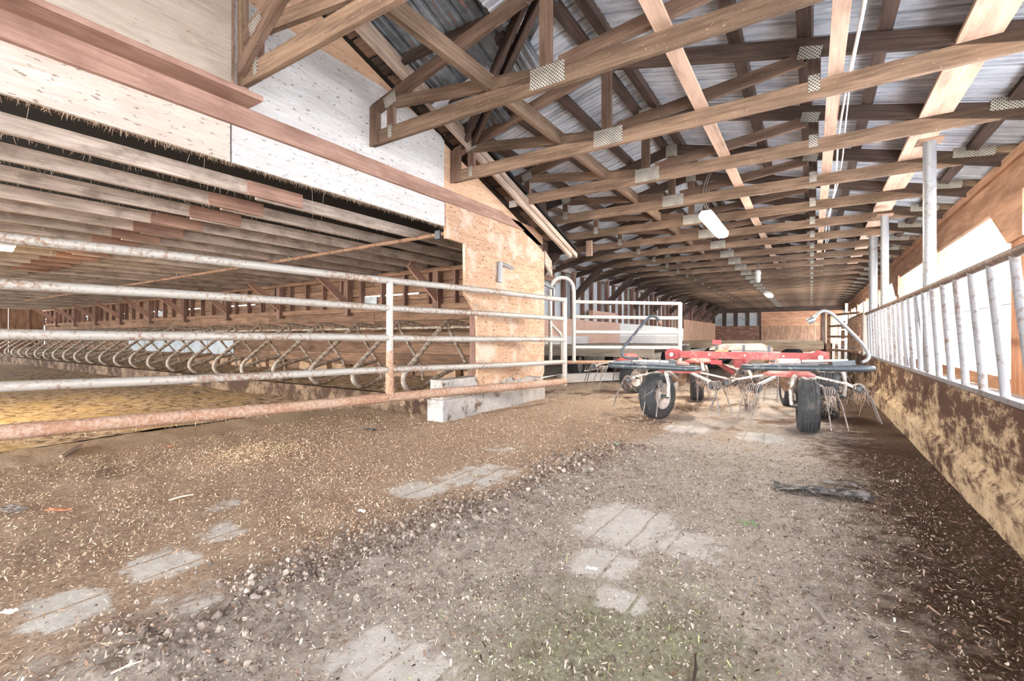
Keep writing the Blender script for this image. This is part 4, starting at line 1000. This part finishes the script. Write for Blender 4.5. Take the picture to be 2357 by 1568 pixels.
# ------------------------------------------------------------------ litter on the floor
def ground_pt(u, v): 
    p = at_z(u, v, 0.0); return Vector((p.x, p.y, floor_h(p.x, p.y)))
def scrap(name, label, cat, u, v, L, W, rot, mat, lift=.012, crump=.02, seed=0, n=9, m=5):
    c = ground_pt(u, v); V = []; ca, sa = math.cos(rot), math.sin(rot)
    for j in range(m):
        for i in range(n):
            s_, q_ = i/(n-1)-.5, j/(m-1)-.5
            edge = 1-.55*abs(mnoise.noise((s_*4+seed, q_*3, seed*3.1)))-.25*abs(s_)
            x, y = s_*L, q_*W*edge
            V.append((c.x+x*ca-y*sa, c.y+x*sa+y*ca, floor_h(c.x+x*ca-y*sa, c.y+x*sa+y*ca)+lift+crump*(.5+mnoise.noise((s_*5+seed, q_*6, seed)))))
    F = [(j*n+i, j*n+i+1, (j+1)*n+i+1, (j+1)*n+i) for j in range(m-1) for i in range(n-1)]
    o = obj(name, MB().add(V, F), mat); sol = o.modifiers.new('thick', 'SOLIDIFY'); sol.thickness = 0.003
    return tag(o, label, cat)
scrap('plastic_scrap', 'large torn black plastic scrap lying on the dirt near the right wall', 'scrap', 1890, 1132, .52, .20, -.35+YAW*.9, 'black_scrap', .012, .035, 1.3, 13, 7)
scrap('plastic_scrap', 'smaller grey torn scrap just behind the large black scrap', 'scrap', 1935, 1112, .22, .05, .1, 'black_scrap', .01, .02, 4.3)
scrap('bark_strip', 'dark curled bark strip on tan chips in front of the pillar block', 'scrap', 850, 989, .16, .06, .3, 'black_scrap', .01, .03, 2.2)
scrap('grey_flake', 'grey bark flake on dirt, lower right, beside a pale stick', 'flake', 1862, 1352, .05, .03, 1.0, 'grey_bark', .01, .012, 3.0)
scrap('grey_flake', 'round grey-green flake on the dirt, lower right', 'flake', 2008, 1450, .04, .04, .4, 'grey_bark', .008, .006, 5.0)
scrap('paper_scrap', 'small white scrap on the chips at the left edge of the photo', 'scrap', 20, 1400, .05, .03, .6, 'white_scrap', .008, .01, 6.0)
scrap('paper_scrap', 'white curled shaving beside the bare concrete patch', 'scrap', 1362, 1303, .05, .015, .2, 'white_scrap', .010, .008, 7.0)
scrap('paper_scrap', 'tiny white scrap at the edge of the tan chips, centre left', 'scrap', 833, 1173, .045, .02, .2, 'white_scrap', .01, .012, 7.5)
scrap('grey_slab', 'flat grey bark slab half buried at the left edge of the photo', 'slab', 28, 1172, .16, .10, .2, 'grey_bark', .016, .015, 8.0)
scrap('orange_chip', 'orange-brown bark piece beside the grey slab at left', 'chip', 135, 1172, .15, .04, .5, 'brick_orange', .012, .014, 9.0)
scrap('orange_chip', 'small orange leaf on the straw below the long gate', 'chip', 392, 1025, .05, .03, .3, 'brick_orange', .012, .012, 10.0)
scrap('mint_scrap', 'tiny mint green plastic scrap on the lane centre', 'scrap', 1418, 1026, .035, .02, 1.2, 'mint_scrap', .012, .01, 11.0)
def stick(name, label, cat, uv0, uv1, r, mat):
    a, b_ = ground_pt(*uv0), ground_pt(*uv1); z = Vector((0, 0, r+.006)); m = (a+b_)/2+Vector((.004, .003, .006))
    return tag(obj(name, MB().tube([a+z, m+z, b_+z], [r, r*1.1, r*.7], 6), mat), label, cat)
stick('straw_stalk', 'pale straight straw stalk on the tan chips, left', 'stalk', (388, 1147), (446, 1135), .005, 'straw_stick')
stick('wood_sliver', 'flat brown wood sliver on the straw under the long gate', 'sliver', (140, 1052), (188, 1023), .014, 'barge_wood')
stick('straw_stalk', 'long thin pale straw near the bottom left of the photo', 'stalk', (255, 1556), (328, 1530), .003, 'straw_stick')
stick('twig', 'pale crooked stick in the dark dirt, lower right', 'twig', (1868, 1385), (1905, 1425), .008, 'grey_bark')
stick('twig', 'thin dark twig standing out of the grass litter at the bottom', 'twig', (1595, 1568), (1600, 1500), .005, 'bark')
c = ground_pt(1728, 1203); b = MB()
for i in range(26):
    a = random.uniform(0, 6.28); L = random.uniform(.015, .04); d = Vector((math.cos(a), math.sin(a), random.uniform(.1, .6))).normalized(); p = c+Vector((random.gauss(0, .03), random.gauss(0, .018), .004)); n = Vector((-d.y, d.x, 0))*.003
    b.add([p-n, p+n, p+d*L], [(0, 1, 2)])
tag(obj('green_sprig', b, 'green_leaf'), 'little bright green sprig on the dirt, right of centre', 'sprig')

def zone_arr(x, y): return [floor_zone(a, b_) for a, b_ in zip(x, y)]
def scatter(name, n, xr, yr, keep, L, W, mat, tilt=.5, lift=.004):
    x = rng.uniform(*xr, n); y = rng.uniform(*yr, n); Z = zone_arr(x, y); k = np.array([rng.random() < keep(a, b_, z) for a, b_, z in zip(x, y, Z)])
    x, y = x[k], y[k]; Z = [z for z, f_ in zip(Z, k) if f_]; m = len(x)
    h = np.array([floor_h(a, b_, z) for a, b_, z in zip(x, y, Z)])+lift
    th = rng.uniform(0, 2*np.pi, m); l = L*np.exp(rng.normal(0, .45, m)); w_ = np.minimum(W*np.exp(rng.normal(0, .35, m)), l)
    t1, t2 = rng.normal(0, tilt, m), rng.normal(0, tilt, m)
    e1 = np.stack([np.cos(th)*np.cos(t1), np.sin(th)*np.cos(t1), np.sin(t1)], 1)*l[:, None]/2
    e2 = np.stack([-np.sin(th)*np.cos(t2), np.cos(th)*np.cos(t2), np.sin(t2)], 1)*w_[:, None]/2
    C = np.stack([x, y, h+np.abs(e1[:, 2])*.6], 1)
    V = np.stack([C-e1-e2*.6, C-e1*.2-e2, C+e1-e2*.3, C+e1*.7+e2*.8, C-e1*.8+e2], 1).reshape(-1, 3).astype(np.float32)
    me = D.meshes.new(name); me.vertices.add(len(V)); me.vertices.foreach_set('co', V.ravel())
    me.loops.add(5*m); me.loops.foreach_set('vertex_index', np.arange(5*m, dtype=np.int32))
    me.polygons.add(m); me.polygons.foreach_set('loop_start', np.arange(m, dtype=np.int32)*5)
    me.update(calc_edges=True); me.materials.append(MATS[mat]); o = link(name, me); o['kind'] = 'stuff'; return o
def lab(o, l, c): o['label'] = l; o['category'] = c
lab(scatter('wood_chips', 90000, (-5.2, -1.2), (.3, 4.4), lambda x, y, z: z[0]*(1-.93*z[3])*(.35+.65*min(1, max(0, mnoise.noise((x*1.6, y*1.6, 9))+.6))), .011, .0045, 'chips_tan'), 'tan wood chips and straw strewn over the left floor', 'chips')
lab(scatter('wood_chips', 16000, (-5.2, -1.0), (4.4, 7.2), lambda x, y, z: .9*z[0], .014, .006, 'chips_tan'), 'tan wood chips in front of the plywood pillar', 'chips')
lab(scatter('straw_heap', 16000, (-4.7, -3.3), (1.5, 2.9), lambda x, y, z: math.exp(-((x+4.0)/.33)**2-((y-2.2)/.38)**2), .013, .005, 'chips_pale'), 'pale heap of fresh chips on the floor below the gate', 'chips')
lab(scatter('mulch', 80000, (-2.3, .6), (.5, 4.4), lambda x, y, z: (1-z[0]*.8)*(1-.95*z[3])*(1-.8*z[1])*(.5+.5*min(1, max(0, mnoise.noise((x*2.5, y*2.5, 3))+.5))), .0095, .0042, 'chips_grey'), 'grey brown mulch crumbs over the lane centre', 'mulch')
lab(scatter('dark_litter', 52000, (-2.1, .84), (.6, 5.0), lambda x, y, z: max(.8*z[1], .16, .6*z[5])*(1-.95*z[3]), .012, .0055, 'chips_dark'), 'dark damp litter along the right wall and ruts', 'litter')
lab(scatter('grass_bits', 26000, (-1.5, .5), (.6, 4.8), lambda x, y, z: min(1, z[2])*(1-.9*z[3])*.75, .010, .003, 'chips_green'), 'greenish grass clippings across the lane centre', 'clippings')
# lumps of dry manure on the ridge between the ruts
b = MB(); ico = [(0, 0, 1), (.89, 0, .45), (.28, .85, .45), (-.72, .53, .45), (-.72, -.53, .45), (.28, -.85, .45), (.72, .53, -.45), (-.28, .85, -.45), (-.89, 0, -.45), (-.28, -.85, -.45), (.72, -.53, -.45), (0, 0, -1)]
icf = [(0, 1, 2), (0, 2, 3), (0, 3, 4), (0, 4, 5), (0, 5, 1), (1, 6, 2), (2, 7, 3), (3, 8, 4), (4, 9, 5), (5, 10, 1), (6, 7, 2), (7, 8, 3), (8, 9, 4), (9, 10, 5), (10, 6, 1), (11, 7, 6), (11, 8, 7), (11, 9, 8), (11, 10, 9), (11, 6, 10)]
for i in range(5200):
    y = random.uniform(.55, 4.3); x = -1.80+.11*(y-1)+random.gauss(0, .2) if i % 4 else random.uniform(-2, .6)
    z = floor_zone(x, y)
    if z[3] > .4: continue
    r = min(.016, .0042*math.exp(random.gauss(0, .5))*(1.25 if i % 4 else .8)); c = Vector((x, y, floor_h(x, y, z)+r*.4))
    b.add([c+Vector(p)*r*random.uniform(.6, 1.35) for p in ico], icf)
o = obj('manure_crumbs', b, 'lumps'); o['kind'] = 'stuff'; lab(o, 'crumbly grey lumps along the ridge between wheel ruts', 'crumbs')
# cobwebs and dust fringes hanging from joists and header edges
def on_edge():
    r = random.random()
    if r < .35: return Vector((WX-.01+random.gauss(0, .012), random.uniform(0, 4.3), 2.335)), None
    k = min(int(random.expovariate(.22)), 30); x = -4.25-.65*k
    return Vector((x+random.uniform(-.02, .02), random.uniform(-.3, 6.4), 2.268)), None
o = straws(3600, on_edge, .008, .05, .0016, 1.6); o = oobj('cobweb_fringe', o, 'cobweb', loft); o['kind'] = 'stuff'
def on_long():
    k = random.randrange(8); x = -4.25-.65*k if k else WX
    return Vector((x, random.uniform(.3, 5.5), 2.30)), Vector((random.gauss(0, .1), random.gauss(0, .25), -1)).normalized()
o = oobj('cobweb_strand', straws(70, on_long, .08, .3, .0016), 'cobweb', loft); o['kind'] = 'stuff'
